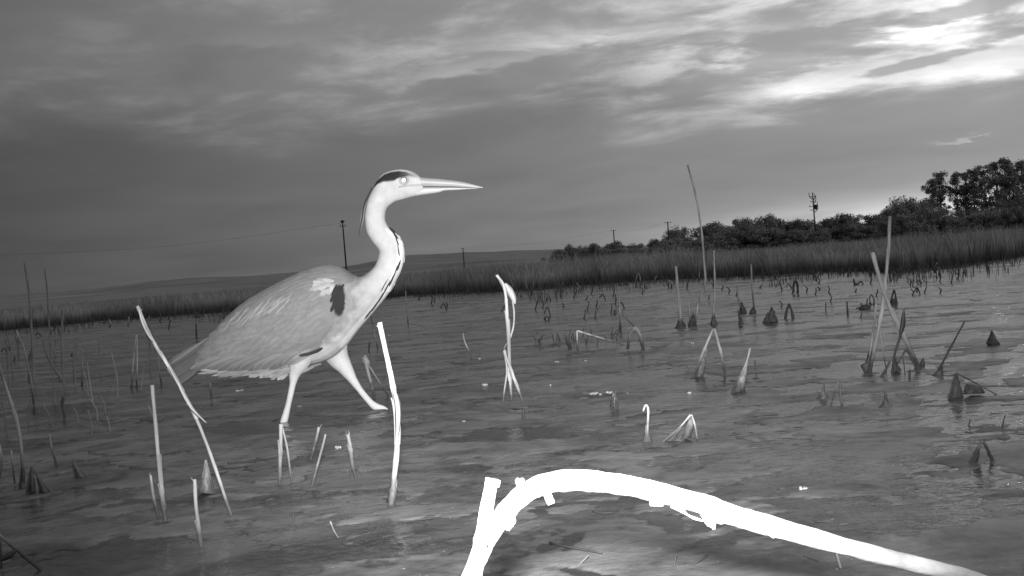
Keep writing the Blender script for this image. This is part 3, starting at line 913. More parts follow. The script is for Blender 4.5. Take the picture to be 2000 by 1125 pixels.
A('dark pointed arch of folded reed at the lower right', [([(1918, 860), (1908, 880), (1895, 904)], 6, 6), ([(1919, 860), (1929, 878), (1940, 902)], 6, 5)],
  films=[([(1910, 876), (1902, 892), (1893, 905)], [(1914, 872), (1913, 890), (1910, 905)])], m='mid', fm='dimfilm')
A('tiny curved dark sprig left above the dark arch', [([(1895, 819), (1892, 832)], 2, 3)], m='dark')
A('tiny curved dark sprig nearest the right edge above the arch', [([(1963, 811), (1960, 822), (1957, 838)], 2, 3)], m='dark')
A('white hooked reed like a walking cane on an algae cone', [([(1256, 803), (1261, 791), (1266, 800), (1265, 828), (1263, 862)], 4, 7)], films=[([(1260, 830), (1258, 848), (1252, 866)], [(1266, 830), (1269, 848), (1277, 864)])])
A('pale lace like algae tent with a hole, right of the hooked reed', [([(1349, 810), (1326, 836), (1296, 862)], 4, 3), ([(1350, 810), (1357, 830), (1361, 853)], 5, 4)],
  films=[([(1347, 812), (1340, 832), (1332, 858)], [(1352, 812), (1354, 832), (1350, 855)]), ([(1330, 834), (1314, 848), (1298, 862)], [(1332, 836), (1322, 850), (1320, 862)]), ([(1322, 851), (1316, 856), (1312, 862)], [(1334, 848), (1336, 856), (1344, 862)])])
A('stubby pale clump of crusted reed stumps in mid water', [([(1198, 768), (1195, 795)], 5, 5), ([(1201, 768), (1202, 797)], 5, 5), ([(1205, 774), (1206, 796)], 3, 4)], films=[([(1197, 769), (1193, 782), (1192, 795)], [(1203, 769), (1207, 780), (1207, 796)])], m='mid')
A('tiny pale knob of reed stump below the tall broken reed', [([(1022, 800), (1023, 818)], 6, 8)], m='mid')
A('pale curved reed at the left edge, dark below', [([(-6, 700), (8, 745), (26, 800), (39, 856), (44, 912), (42, 945)], 5, 7)], m='mid')
A('short dark reed leaning left, alone in the left shallows', [([(96, 848), (102, 878), (112, 914)], 4, 4)], m='mid')
A('film draped tent snag with a long right leg, lower left', [([(62, 912), (56, 936), (52, 962)], 4, 4), ([(62, 912), (80, 938), (102, 963)], 3, 4)], films=[([(60, 914), (55, 938), (51, 962)], [(64, 914), (68, 938), (70, 963)]), ([(70, 926), (74, 945), (76, 962)], [(72, 926), (86, 946), (98, 963)])], m='dark', fm='dimfilm')
A('small faint film tent right of the draped one', [([(141, 898), (147, 935)], 3, 3), ([(141, 898), (171, 932)], 3, 3)], films=[([(140, 900), (142, 918), (148, 936)], [(143, 900), (156, 916), (170, 933)])], m='dark', fm='dimfilm')
A('thin upright grey stub near the left edge', [([(22, 880), (25, 912), (29, 944)], 3, 3)], m='mid')
A('film wrapped stump beside the draped tent at the left edge', [([(44, 912), (46, 956)], 6, 8)], films=[([(42, 916), (38, 936), (36, 956)], [(48, 914), (50, 936), (54, 956)])], m='dark', fm='dimfilm')
A('tall faint reed rising above the hills at the far left', [([(48, 512), (57, 575), (62, 650), (66, 746)], 4, 4)], m='faint')
A('thin faint reed above the left hill skyline', [([(87, 524), (93, 580), (99, 700)], 2, 3)], m='faint')
A('tall straight reed left of the fork, crossing the dark reed edge', [([(122, 604), (121, 660), (124, 748)], 4, 5)], m='faint')
A('curved grey reed in the dim left shallows', [([(32, 646), (48, 686), (60, 740), (66, 790)], 3, 4)], m='mid')
A('faint reed with a knob in the dim left shallows', [([(62, 684), (60, 700), (57, 745)], 7, 4)], m='faint')
A('bent dark reed between the knobbed one and the straight one', [([(84, 662), (92, 694), (120, 742)], 3, 5)], m='faint')
A('reed with a drooping hooked leaf in the left shallows', [([(159, 682), (161, 715), (160, 756)], 3, 4), ([(159, 682), (150, 700)], 3, 2)], m='mid')
A('dark reed just right of the drooping hooked one', [([(170, 708), (174, 740), (181, 788)], 3, 4)], m='faint')
A('faint thin reed before the straight reed pair', [([(194, 664), (195, 732)], 2, 3)], m='faint')
A('close pair of pointed reeds joined at the top', [([(266, 654), (261, 700), (257, 756)], 2.5, 3.5), ([(267, 654), (268, 700), (267, 758)], 2.5, 3.5)], m='mid')
A('short stub right of the joined reed pair', [([(281, 711), (275, 762)], 3, 5)], m='faint')
A('thin pale reed left of the long leaning one', [([(309, 692), (311, 720), (315, 748)], 2.5, 3)], m='mid')
A('stubby dark crooked stump in the left shallows', [([(124, 774), (122, 792), (126, 812)], 6, 4)], m='dark')
A('short upright stub under the heron tail with a dark snag at its foot', [([(410, 748), (413, 779)], 4, 5, 'mid'), ([(412, 774), (420, 778), (432, 776)], 4, 2, 'dark')], m='mid')
A('small stub behind the heron back near the reed edge', [([(383, 632), (384, 662)], 3, 4)], m='dark')
A('thin reed behind the top of the tallest bright white one', [([(724, 612), (731, 650), (738, 682)], 3, 2)], m='mid')
A('tiny dark stub behind the heron breast', [([(722, 668), (720, 686)], 3, 3)], m='dark')
A('faint thin reed between the heron and the broken reed', [([(792, 568), (797, 632)], 2, 2)], m='mid')
A('small pale splinter lying in the dark pool, lower left', [([(645, 1018), (652, 1036), (661, 1050)], 4, 3)], group=None, nodes=0)
A('short pale splinter left of the dark pool', [([(572, 1004), (576, 1022)], 4, 3)], m='mid', group=None, nodes=0)
A('thin reed tip leaning right at the bottom, under the big bent stem', [([(1150, 1084), (1126, 1108)], 4, 4)], nodes=0)
A('upright reed tip at the bottom under the bent stem', [([(1321, 1080), (1316, 1110)], 4, 4)], m='mid', nodes=0)
A('leaning reed tip at the bottom right of the upright one', [([(1382, 1084), (1345, 1108)], 4, 4)], m='mid', nodes=0)
A('reed tip touching the underside of the big bent stem', [([(1630, 1068), (1636, 1088), (1643, 1112)], 6, 6)], nodes=0)
A('straight reed lying across the bottom left corner', [([(-10, 1038), (30, 1072), (80, 1112)], 6, 7)], leaves=[([(0, 1094), (16, 1086), (34, 1074)], 12)], m='mid')
A('thin reed at the very edge in the bottom left corner', [([(1, 1050), (3, 1110)], 4, 5)], m='mid')
A('broad grey leaf tip entering at the left edge', [([(-8, 850), (2, 900), (-6, 950)], 8, 4)], m='mid')
A('tall pale reed in front of the far reed bed, leftmost of three thin ones', [([(1024, 520), (1026, 540), (1029, 570)], 2, 2)], m='mid')
A('tall pale reed in front of the far reed bed, highest of three thin ones', [([(1040, 504), (1040, 530), (1042, 566)], 2, 2)], m='mid')
A('tall pale reed in front of the far reed bed, rightmost of three thin ones', [([(1040, 514), (1047, 522), (1047, 560)], 2, 2)], m='mid')
A('thin pale stick leaning left behind the broken reed slab', [([(992, 536), (998, 548), (1006, 568)], 2, 2)], m='mid')

# sprouts and stubs nobody tells apart
random.seed(5)
for i in range(26):
    x = random.uniform(1040, 1210); y = random.uniform(652, 678)
    A('tiny pale sprout in the loose cluster around the snapped reed', [([(x + random.uniform(-8, 8), y - random.uniform(8, 26)), (x, y)], 1.6, 1.8)], m='mid', group='pale sprouts around the snapped reed', name='reed_sprout', nodes=0)
    random.seed(50 + i)
for i in range(124):
    random.seed(300 + i)
    x = random.uniform(1040, 1900) if i < 88 else random.uniform(-20, 1060)
    eg = np.interp(x, [p[0] for p in edge_px], [p[1] for p in edge_px])
    y = eg + 6 + 62 * random.random() ** 1.8
    hh = random.uniform(6, 22)
    st = random.random()
    dk = 'dark' if random.random() < .8 else 'mid'
    if st < .12: ss = [([(x - 6, y - hh * .3), (x, y - hh), (x + 6, y)], 2, 3)]
    elif st < .93: ss = [([(x + random.uniform(-5, 5), y - hh), (x + 2, y - hh / 2), (x, y)], 2, 3)]
    else: ss = [([(x, y), (x - 4, y - hh * .6), (x, y - hh), (x + 5, y - hh * .5), (x + 4, y)], 2, 3)]
    A('small broken stub before the reed bed, ' + ('left of the heron' if x < 600 else 'between heron and tallest thin reed' if x < 1343 else 'right of the tallest thin reed'), ss, m=dk, group='broken reed stubs before the far reed bed', name='reed_stub', nodes=0)
for i in range(26):
    random.seed(800 + i)
    x = random.uniform(-20, 330); y = random.uniform(680, 850); hh = random.uniform(25, 95)
    A('faint thin reed in the dim left shallows', [([(x + random.uniform(-16, 6), y - hh), (x - 2, y - hh * .5), (x, y)], 2.2, 3)], m='faint', group='faint reeds in the dim left shallows')

# froth and flecks on the surface
flecks = [(949, 750, 7), (1160, 768, 12), (1192, 766, 7), (1226, 768, 4), (470, 762, 7), (903, 823, 5), (1568, 952, 8), (1346, 767, 4), (1086, 706, 4), (1145, 704, 4), (660, 873, 6), (1074, 752, 4), (585, 793, 3),
          (1352, 669, 3), (938, 700, 4), (760, 655, 3)]
fl_lb = ['small white froth patch left of the three legged splint', 'widest lacy froth patch in mid water', 'froth patch just above the stubby stumps', 'tiny froth fleck right of the stubby stumps', 'froth fleck under the heron tail',
         'froth fleck on the mat right of the tallest white reed', 'round froth blob at the lower right on a mat', 'thin froth fleck left of the narrow algae tent', 'tiny fleck below the doubled stub', 'tiny fleck below the snapped reed',
         'froth fleck beside the gnarled stub', 'tiny fleck in open mid water', 'tiny fleck between the heron legs', 'tiny fleck left of the inverted V', 'tiny fleck left of the tall broken reed', 'tiny fleck behind the tallest white reed']
for (x, y, s_), lb in zip(flecks, fl_lb):
    random.seed(x)
    c = G(x, y, .001)
    k = c.y / F
    V = []; Fc = []
    for j in range(3 if s_ < 6 else 7):
        cx, cy = random.gauss(0, s_ * .5) * k, random.gauss(0, s_ * .8) * k
        rr_ = random.uniform(.3, .6) * s_ * k
        n0 = len(V)
        for ring, (q, z_) in enumerate(((1, -.002), (.8, .0004), (.35, .0009))):
            for a in range(9):
                th = a / 9 * 2 * math.pi; w_ = q * rr_ * random.uniform(.75, 1.2)
                V.append((cx + math.cos(th) * w_, cy + math.sin(th) * w_ * 1.6, z_))
        for ring in range(2):
            for a in range(9):
                b = (a + 1) % 9
                Fc.append((n0 + ring * 9 + a, n0 + ring * 9 + b, n0 + ring * 9 + 9 + b, n0 + ring * 9 + 9 + a))
        Fc.append(tuple(n0 + 18 + a for a in range(9)))
    o = obj('froth_fleck', mesh('froth_fleck', V, Fc, 'foam'), None, c)
    o['label'] = lb; o['category'] = 'froth'; o['group'] = 'froth flecks on the water'
for pts, lb, wd in (([(1158, 998), (1176, 1002), (1198, 1001)], 'thin pale stick floating inside the arch of the big bent stem', 3), ([(1074, 1060), (1110, 1068), (1176, 1080)], 'dark sunken stick inside the arch of the big bent stem', 5),
                    ([(780, 1026), (800, 1018), (845, 1012)], 'pale bent stick floating below the tallest white reed', 3), ([(1570, 1085), (1600, 1096)], 'thin stick floating under the big bent stem', 3)):
    q = [G(a, b, .005) for a, b in pts]
    v_, f_ = tube([tuple(p_) for p_ in q], (wd / F / 2 * q[0].y, wd / F / 2 * q[0].y * .6), 7, 12, .15)
    o = obj('floating_stick', mesh('floating_stick', rel(v_, q[0]), f_, 'mid'), None, q[0])
    o['label'] = lb; o['category'] = 'stick'; o['group'] = 'sticks floating on the water'

# ------------------------------------------------------------------ big bent stem close to the lens
random.seed(3)
br = [(900, 1180, .40), (930, 1100, .40), (955, 1047, .405), (986, 1002, .41), (1022, 966, .42), (1066, 945, .43), (1125, 938, .44), (1194, 944, .445), (1262, 956, .45), (1386, 988, .45), (1420, 1003, .45), (1540, 1037, .45),
      (1660, 1070, .45), (1780, 1100, .45), (1880, 1124, .45), (1990, 1160, .45)]
q = [P(*b) for b in br]
o0 = q[0].copy()
bt = root('bent_stem', 'thick bleached bent stem arching across the bottom right, blown out white', 'branch', o0)
rads = [w_ / 2 / F * b[2] for w_, b in zip((36, 36, 38, 40, 40, 41, 43, 41, 40, 39, 42, 39, 34, 32, 30, 28), br)]
v_, f_ = tube([tuple(p_) for p_ in q], rads, 16, 160, .06, 0)
obj('stem', mesh('stem', rel(v_, o0), f_, 'branch'), bt)


def twig(nm, pts, wds, j=.1, mat='branch'):
    qq = [P(*b) for b in pts]
    v_, f_ = tube([tuple(p_) for p_ in qq], [w_ / 2 / F * pts[0][2] for w_ in wds], 10, 16, j, 0)
    obj(nm, mesh(nm, rel(v_, o0), f_, mat), bt)


twig('snapped_twig', [(1062, 948, .418), (1070, 968, .415), (1077, 984, .412)], (18, 16, 15))
twig('knob', [(1026, 962, .417), (1018, 945, .414), (1010, 938, .412)], (22, 20, 10), .25)
twig('knob', [(990, 1000, .41), (996, 1020, .407), (991, 1036, .405)], (26, 20, 8), .25)
twig('knob', [(1275, 975, .447), (1283, 982, .446), (1296, 984, .446)], (26, 18, 8), .25)
twig('knob', [(1384, 1000, .447), (1390, 1022, .447), (1395, 1034, .447)], (40, 20, 5), .25)
twig('knob', [(1398, 1004, .447), (1405, 1018, .447), (1412, 1022, .447)], (24, 12, 4), .3)
twig('knob', [(1500, 1030, .447), (1508, 1044, .447), (1512, 1050, .447)], (26, 14, 4), .25)
twig('knob', [(1375, 975, .447), (1373, 968, .447)], (20, 8), .25)
for k in range(5):
    twig('root_fibre', [(1310 + k * 5, 990, .45), (1340 + k * 3, 1004 + k * 2, .447), (1372 + k * 4, 1016 + k, .447)], (2.5, 2, 1.5), .1)
q = [P(915, 1200, .385), P(935, 1080, .385), P(961, 935, .385)]
s0 = q[0].copy()
o = root('broken_stem', 'thick blown out white stem cut square, left foot of the big arch', 'branch', s0)
v_, f_ = tube([tuple(p_) for p_ in q], [14.5 / F * .385, 14 / F * .385, 13 / F * .385], 14, 40, .05, 1)
obj('stem', mesh('stem', rel(v_, s0), f_, 'branch'), o)
v_, f_ = tube([tuple(P(972, 950, .384)), tuple(P(975, 938, .384))], (4 / F * .385, 3 / F * .385), 8, 5, .1)
obj('splinter', mesh('splinter', rel(v_, s0), f_, 'branch'), o)

# ------------------------------------------------------------------ the heron
HD = G(563, 822).y + .03           # distance of its middle plane
K = HD / F                         # metres per photo pixel there
H0 = Vector((P(640, 800, HD).x, HD, 0))
heron = root('heron', 'grey heron wading to the right with its neck in an S and a glowing eye', 'heron', H0)


def HP(px, py, lat=0.0):
    """lat: sideways distance in photo pixels, negative towards the camera"""
    return P(px, py, HD) + Vector((0, lat * K, 0)) - H0


def loft(sec, n=None, seg=28, egg=0.0):
    a = np.array([(t[0], t[1], b[0], b[1], l) for t, b, l in sec], float)
    n = n or len(a) * 4
    s = smooth_line(a, n)
    V = []; Fc = []
    for i in range(n):
        tx, ty, bx, by, l = s[i]
        cx, cy = (tx + bx) / 2, (ty + by) / 2; hx, hy = (tx - bx) / 2, (ty - by) / 2
        for k in range(seg):
            th = 2 * math.pi * k / seg
            c_, s_ = math.cos(th), math.sin(th)
            V.append(HP(cx + hx * c_, cy + hy * c_, max(l, .3) * s_ * (1 - egg * c_)))
        if i:
            for k in range(seg):
                j = (k + 1) % seg
                Fc.append(((i - 1) * seg + k, (i - 1) * seg + j, i * seg + j, i * seg + k))
    Fc.append(tuple(range(seg))[::-1]); Fc.append(tuple((n - 1) * seg + k for k in range(seg)))
    return V, Fc


body_sec = [((826, 349), (828, 380), 9), ((821.8, 346), (822, 381.4), 11), ((811, 337.5), (808, 384), 14.5), ((798, 332.5), (790, 389), 17), ((776, 331), (772, 394), 18.5), ((752, 337.5), (763, 400), 18.5),
            ((738, 350), (757, 405), 18), ((727, 371), (754.5, 410), 17.5), ((718, 392), (753, 416), 17), ((713, 415), (752.3, 423), 16.5), ((712.7, 430), (752.6, 431), 17), ((715.5, 452), (760, 445), 18),
            ((726, 471), (773, 455), 19), ((738, 486), (786, 472), 20), ((740, 497), (790.5, 497), 21), ((732, 519), (785, 525), 23), ((717, 533), (774, 548), 27), ((702, 540.5), (760, 572), 33),
            ((686, 534), (741, 596), 42), ((665, 520.5), (720, 621), 52), ((641, 515.5), (700, 644), 60), ((607, 522), (675, 676), 66), ((556.5, 544), (645, 700), 68), ((520, 563), (606, 713), 65), ((489, 581), (560, 722), 60),
            ((460, 603), (515, 725), 52), ((431.5, 629), (468, 727), 42), ((406, 660), (420, 724), 28), ((386, 688), (390, 720), 15), ((372, 706), (374, 718), 6)]
V, Fc = loft(body_sec, 150)


def add(v_, f_):
    global V, Fc
    k = len(V); V = V + list(v_); Fc = Fc + [tuple(i + k for i in f) for f in f_]


def limb(pts, wds, n=40):
    add(*tube([tuple(HP(*p_)) for p_ in pts], [w_ * K for w_ in wds], 14, n, .0))


# near leg, far leg; below the water the shanks go on to the toes in the mud
limb([(600, 672, -26), (592, 703, -30), (583, 727, -30), (579, 747, -30), (571, 784, -30), (563, 815, -30), (556, 838, -30), (548, 880, -30), (538, 930, -30)], (30, 21, 11, 6.4, 5.6, 7.5, 6.5, 4.5, 4.5), 60)
limb([(640, 665, 26), (652, 697, 28), (669, 722, 28), (684, 745, 28), (698, 765, 28), (716, 787, 28), (730, 799, 28), (752, 807, 28), (790, 850, 28), (835, 905, 28)], (34, 24, 15, 9, 6.4, 6.4, 8, 5.0, 4.5, 4.5), 64)
for bx, by, lt in ((538, 930, -30), (835, 905, 28)):
    for ex, ey, el_ in ((bx + 70, by + 8, lt), (bx + 55, by + 8, lt - 34), (bx + 55, by + 8, lt + 34), (bx - 36, by + 8, lt + 6)):
        limb([(bx, by, lt), ((bx + ex) / 2, by + 3, (lt + el_) / 2), (ex, ey, el_)], (4.5, 3.5, 2), 12)
src = bpy.data.objects.new('tmp_body', mesh('tmp_body', V, Fc, None))
C.objects.link(src)
rm = src.modifiers.new('r', 'REMESH'); rm.mode = 'VOXEL'; rm.voxel_size = .0021
sm = src.modifiers.new('s', 'SMOOTH'); sm.iterations = 6; sm.factor = .5
dg = bpy.context.evaluated_depsgraph_get()
bme = bpy.data.meshes.new_from_object(src.evaluated_get(dg))
bpy.data.objects.remove(src)
bme.name = 'body'
nV = len(bme.vertices)
co = np.zeros(nV * 3, np.float32); bme.vertices.foreach_get('co', co); co = co.reshape(-1, 3)
# back to photo pixels of the middle plane, to lay out the plumage pattern
wx = co[:, 0] + H0.x; wz = co[:, 2] - CAM_H
cx_ = wx * RI.x + HD * RI.y + wz * RI.z; cy_ = wx * UP.x + HD * UP.y + wz * UP.z; cz_ = wx * fw.x + HD * fw.y + wz * fw.z
bpx = 1000 + F * cx_ / cz_; bpy_ = 562.5 - F * cy_ / cz_


def ss(x, a, b):
    t = np.clip((x - a) / (b - a), 0, 1); return t * t * (3 - 2 * t)


nz = fbm(bpx * .05, bpy_ * .05, 4, 61); nf = fbm(bpx * .25, bpy_ * .25, 3, 71)
# pale front / grey mantle border, by height
lx = np.interp(bpy_, [500, 520, 540, 560, 600, 640, 665, 685, 700, 715], [640, 712, 700, 690, 692, 668, 640, 600, 550, 380])
pale = ss(bpx + nz * 14, lx - 14, lx + 30)
pale = np.maximum(pale, ss(bpy_, 512, 500))
shade = .228 * (1 - pale) + .55 * pale
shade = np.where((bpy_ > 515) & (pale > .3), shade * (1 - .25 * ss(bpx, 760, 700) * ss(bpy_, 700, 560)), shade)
shade *= 1 + .14 * nz
legs = ss(bpy_, 700, 730)
shade = shade * (1 - legs) + legs * .58
# bright breast front
fx = np.interp(bpy_, [440, 457, 471, 485, 503, 524, 543, 560, 578, 615, 642, 672], [759, 775, 786, 791, 791, 785, 778, 768, 756, 725, 702, 678])
fr = ss(bpx, fx - 14, fx - 7) * ((bpy_ > 446) & (bpy_ < 680))
shade = shade * (1 - fr) + .80 * fr
# black crown stripe from above the eye to the nape
lo = np.interp(bpx, [712, 727, 738, 748, 760, 771, 782, 800, 812], [400, 372, 362, 357, 356, 355, 349, 345, 346])
hi_ = np.interp(bpx, [712, 727, 738, 752, 765, 780, 795, 812], [390, 368, 352, 340.5, 336, 334, 336, 344])
cr = ss(bpy_, hi_ - 1, hi_ + 2.5) * ss(bpy_, lo + 2 + nf, lo - 2 + nf) * (bpx < 814) * (bpy_ < 400)
crv = np.interp(bpx, [780, 800, 815], [.03, .12, .35])
shade = shade * (1 - cr) + crv * cr
fo = ss(bpx, 795, 806) * ss(bpy_, 352, 344) * (bpy_ < 360)
shade = shade * (1 - fo * .55) + .25 * fo * .55
# dusky lores and gape line
d1 = np.abs(bpy_ - np.interp(bpx, [778, 800, 826], [367, 364, 362]))
ga_ = np.exp(-(d1 / 1.3) ** 2) * ((bpx > 780) & (bpx < 830))
shade = shade * (1 - .5 * ga_)
er_ = np.hypot(bpx - 791, bpy_ - 353.6)
rg_ = np.exp(-((er_ - 8) / 2.2) ** 2) * (bpy_ < 372) * (bpx < 812)
shade = shade * (1 - .45 * rg_)
# black shoulder patch with the white patch before it
blk = ss(np.hypot((bpx - 673 - nf * 2) / 11.5, (bpy_ - 585) / 30), 1.12, .86)
wht = ss(np.hypot((bpx - 644 + nf * 3) / 21, (bpy_ - 561 + nf * 3) / 12), 1.25, .7)
shade = shade * (1 - wht) + .55 * wht
shade = shade * (1 - blk) + .035 * blk
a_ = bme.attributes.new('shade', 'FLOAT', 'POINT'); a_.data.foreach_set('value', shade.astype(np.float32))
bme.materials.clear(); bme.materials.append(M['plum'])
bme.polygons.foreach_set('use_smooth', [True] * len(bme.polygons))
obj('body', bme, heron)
bvh = BVHTree.FromPolygons([tuple(c) for c in co], [tuple(p_.vertices) for p_ in bme.polygons])


def surf(px, py, side, off):
    """point on the flank under this photo position, lifted by off pixels"""
    o_ = HP(px, py, side * 200)
    h_ = bvh.ray_cast(o_, Vector((0, -side, 0)))
    if h_[0] is None: return None
    n_ = h_[1]
    n_ = Vector((n_.x * .6, n_.y, n_.z * .6)).normalized()
    return h_[0] + n_ * (off * K)


def feather(nm, px, py, ang_, ln, wd, side, val, parent, o0_=.6, o1_=2.6, curve=0.0, edge=.12, lat=None, tipw=.75, mat='plum'):
    """a vane lying on the flank: root at px,py, pointing along ang_ (degrees, photo plane, 0 = right, 90 = down)"""
    na, nb = 9, 5
    V = []; Fc = []; sh = []
    a = math.radians(ang_)
    last = None
    x, y = px, py
    for i in range(na):
        f = i / (na - 1)
        aa = a + curve * f
        if i: x += math.cos(aa) * ln / (na - 1); y += math.sin(aa) * ln / (na - 1)
        wv = wd * (min(1, .45 + f * 1.6)) * (1 - max(0, (f - tipw) / (1 - tipw)) ** 2 * .93)
        for j in range(nb):
            s = j / (nb - 1) * 2 - 1
            qx = x - math.sin(aa) * s * wv / 2; qy = y + math.cos(aa) * s * wv / 2
            off = o0_ + (o1_ - o0_) * f + (1 - s * s) * .5
            p_ = surf(qx, qy, side, off) if lat is None else HP(qx, qy, lat + side * (off + (1 - s * s) * 2))
            if p_ is None or (last is not None and abs(p_.y - last.y) > .03):
                p_ = HP(qx, qy, 0); p_.y = (last.y if last is not None else side * 20 * K)
            last = p_
            V.append(p_)
            sh.append(val * (1 + edge * (abs(s) ** 2) - (.14 if j == 2 else 0) + .06 * f))
        last = V[-3]
        if i:
            for j in range(nb - 1):
                k = (i - 1) * nb + j
                Fc.append((k, k + 1, k + nb + 1, k + nb))
    return obj(nm, mesh(nm, V, Fc, mat, True, sh), parent)


random.seed(21)
wing_out_top = [(655, 556), (625, 546), (590, 552), (550, 568), (510, 592), (470, 622), (430, 656), (398, 690)]
wing_out_bot = [(664, 628), (648, 652), (622, 676), (580, 694), (530, 702), (480, 708), (432, 714), (392, 716)]
for side in (-1, 1):
    nu, nv = 46, 20
    T = smooth_line(wing_out_top, nu); B = smooth_line(wing_out_bot, nu)
    V = []; Fc = []; sh = []
    for i in range(nu):
        for j in range(nv):
            f = j / (nv - 1)
            x, y = T[i] * (1 - f) + B[i] * f
            off = 2.2 * math.sin(math.pi * min(1, (i + .4) / 6) / 2) * math.sin(math.pi * min(1, (nu - i) / 6) / 2) * (0.15 + min(1, f * 3)) - (1.2 if j == 0 else 0)
            p_ = surf(x, y, side, off if j < nv - 1 else .2)
            if p_ is None: p_ = V[-1]
            V.append(p_)
            b_ = math.hypot((x - 674) / 12, (y - 585) / 31); w__ = math.hypot((x - 644) / 22, (y - 561) / 12)
            val = .228 * (1 + .12 * float(fbm(np.array(x * .04), np.array(y * .04), 3, 81)))
            if w__ < 1.1: val = .40
            if b_ < .9: val = .035
            sh.append(val)
    for i in range(nu - 1):
        for j in range(nv - 1):
            k = i * nv + j
            Fc.append((k, k + 1, k + nv + 1, k + nv) if side < 0 else (k, k + nv, k + nv + 1, k + 1))
    wing = obj('wing', mesh('wing', V, Fc, 'plum', True, sh), heron)
    wing['label'] = 'grey folded wing facing the camera' if side < 0 else 'far side folded wing'
    # long flight feathers along the lower edge, hindmost first
    for k in range(15):
        f = k / 14
        x = 470 + 165 * f; y = 690 - 8 * f - 26 * max(0, f - .6)
        feather('feather', x, y, 168 - 14 * f + random.uniform(-2, 2), 98 - 30 * f, 13, side, .215 * random.uniform(.84, 1.12), wing, 1.5, 6.5 - f, -.12, .34)
    # rows of coverts, overlapping towards the tail
    for row, (y0, y1, x0, x1, n_, ln, wd, off) in enumerate(((676, 660, 420, 640, 15, 46, 17, 3.2), (662, 642, 432, 648, 17, 40, 17, 3.6), (646, 620, 446, 655, 18, 36, 16, 3.9), (632, 602, 466, 655, 17, 34, 15, 4.1),
                                                             (616, 582, 490, 648, 15, 30, 15, 4.3), (600, 566, 515, 640, 12, 28, 14, 4.5))):
        for k in range(n_):
            f = k / (n_ - 1)
            x = x0 + (x1 - x0) * f; y = y0 + (y1 - y0) * f + random.uniform(-3, 3)
            if math.hypot((x - 30 - 672) / 34, (y - 588) / 34) < .55: continue
            feather('feather', x, y, 158 + random.uniform(-7, 7) - 8 * row * .4, ln * random.uniform(.9, 1.1), wd, side, .228 * random.uniform(.93, 1.08), wing, 1.2, off, random.uniform(-.1, .1), .07)
    # loose pale plumes hanging over the wing from the back
    for k in range(22):
        f = k / 21
        x = 478 + 112 * f + random.uniform(-5, 5); y = 608 - 36 * f + random.uniform(-5, 7)
        feather('plume', x, y, 131 + random.uniform(-9, 9), random.uniform(26, 48), random.uniform(1.8, 3.2), side, .32 * random.uniform(.9, 1.15), wing, 4.4, 6.2, random.uniform(-.2, .2), .1)
    for k in range(11):
        feather('feather', 669 + (k % 4) * 3.6 + random.uniform(-1.5, 1.5), 556 + (k // 4) * 12 + random.uniform(-3, 3), 97 + random.uniform(-9, 16), random.uniform(20, 30), 6, side, .035, wing, 2.6, 3.6, .1, .1)
    for k in range(12):
        feather('feather', 663 - (k % 6) * 5, 550 + (k // 6) * 8 + random.uniform(-3, 3), 176 - k + random.uniform(-16, 16), random.uniform(14, 24), 6, side, random.uniform(.32, .50), wing, 2.6, 3.2, .1, .1)
    # black flank feathers showing under the wing
    for k in range(5):
        feather('feather', 640 - k * 5, 673 + k * 2.6, 148 + k * 4, 20 + k, 6, side, .05, wing, 4.6, 5.2, .1, .1)

# mantle and back
for side in (-1, 1):
    for row in range(5):
        for k in range(10):
            x = 668 - k * 20 - row * 3; y = np.interp(x, [400, 431, 489, 556, 607, 641, 665, 690], [664, 629, 581, 544, 522, 515.5, 521, 538]) + 9 + row * 7.5
            feather('mantle_feather', x, y, np.interp(x, [400, 500, 600, 690], [134, 141, 152, 182]) + random.uniform(-4, 4), random.uniform(26, 36), 13, side, .228 * random.uniform(.94, 1.06), heron, .3, 1.2, 0, .10)

# tail and dark flight feather tips
tail = obj('tail', mesh('tail', *loft([((420, 668), (425, 715), 18), ((392, 684), (396, 716), 13), ((360, 704), (364, 728), 8), ((340, 724), (345, 740), 4)], 24), 'plum', True, [.055] * (24 * 28)), heron)
for side in (-1, 1):
    for k in range(6):
        feather('feather', 408 - k * 3, 666 + k * 9, 147 - k * 1.4 + random.uniform(-2, 2), 88 - k * 5, 17, side, .12 * random.uniform(.8, 1.2), tail, .5, 1.5, .05, .25, lat=side * (13 - k * .8), tipw=.8)
    feather('feather', 412, 658, 144, 92, 6, side, .22, tail, .5, 1.5, .04, .2, lat=side * 15, tipw=.8)
    feather('feather', 398, 712, 146, 66, 18, side, .06, tail, .3, 1, 0, .3, lat=side * 5, tipw=.8)
# pale fluffy feathers under the tail and belly
for side in (-1, 1):
    for k in range(26):
        f = k / 25
        x = 470 + 150 * f; y = 722 - 6 * f - 12 * max(0, f - .8)
        feather('belly_feather', x, y, 172 + random.uniform(-14, 8), random.uniform(26, 52), random.uniform(5, 9), side, random.uniform(.22, .32), heron, .4, 2, -.1, .10, lat=side * (30 - 6 * (1 - f)), tipw=.55)
    for k in range(9):
        feather('belly_feather', 440 + k * 6, 720 + random.uniform(-2, 3), 176 + random.uniform(-6, 4), random.uniform(30, 60), 5, side, random.uniform(.26, .42), heron, .4, 2, 0, .15, lat=side * 20)
    for k in range(9):
        feather('belly_feather', 512 + k * 7 + random.uniform(-3, 3), 722, 140 + random.uniform(-14, 14), random.uniform(14, 24), 9, side, random.uniform(.30, .42), heron, .4, 2, 0, .15, lat=side * 24)
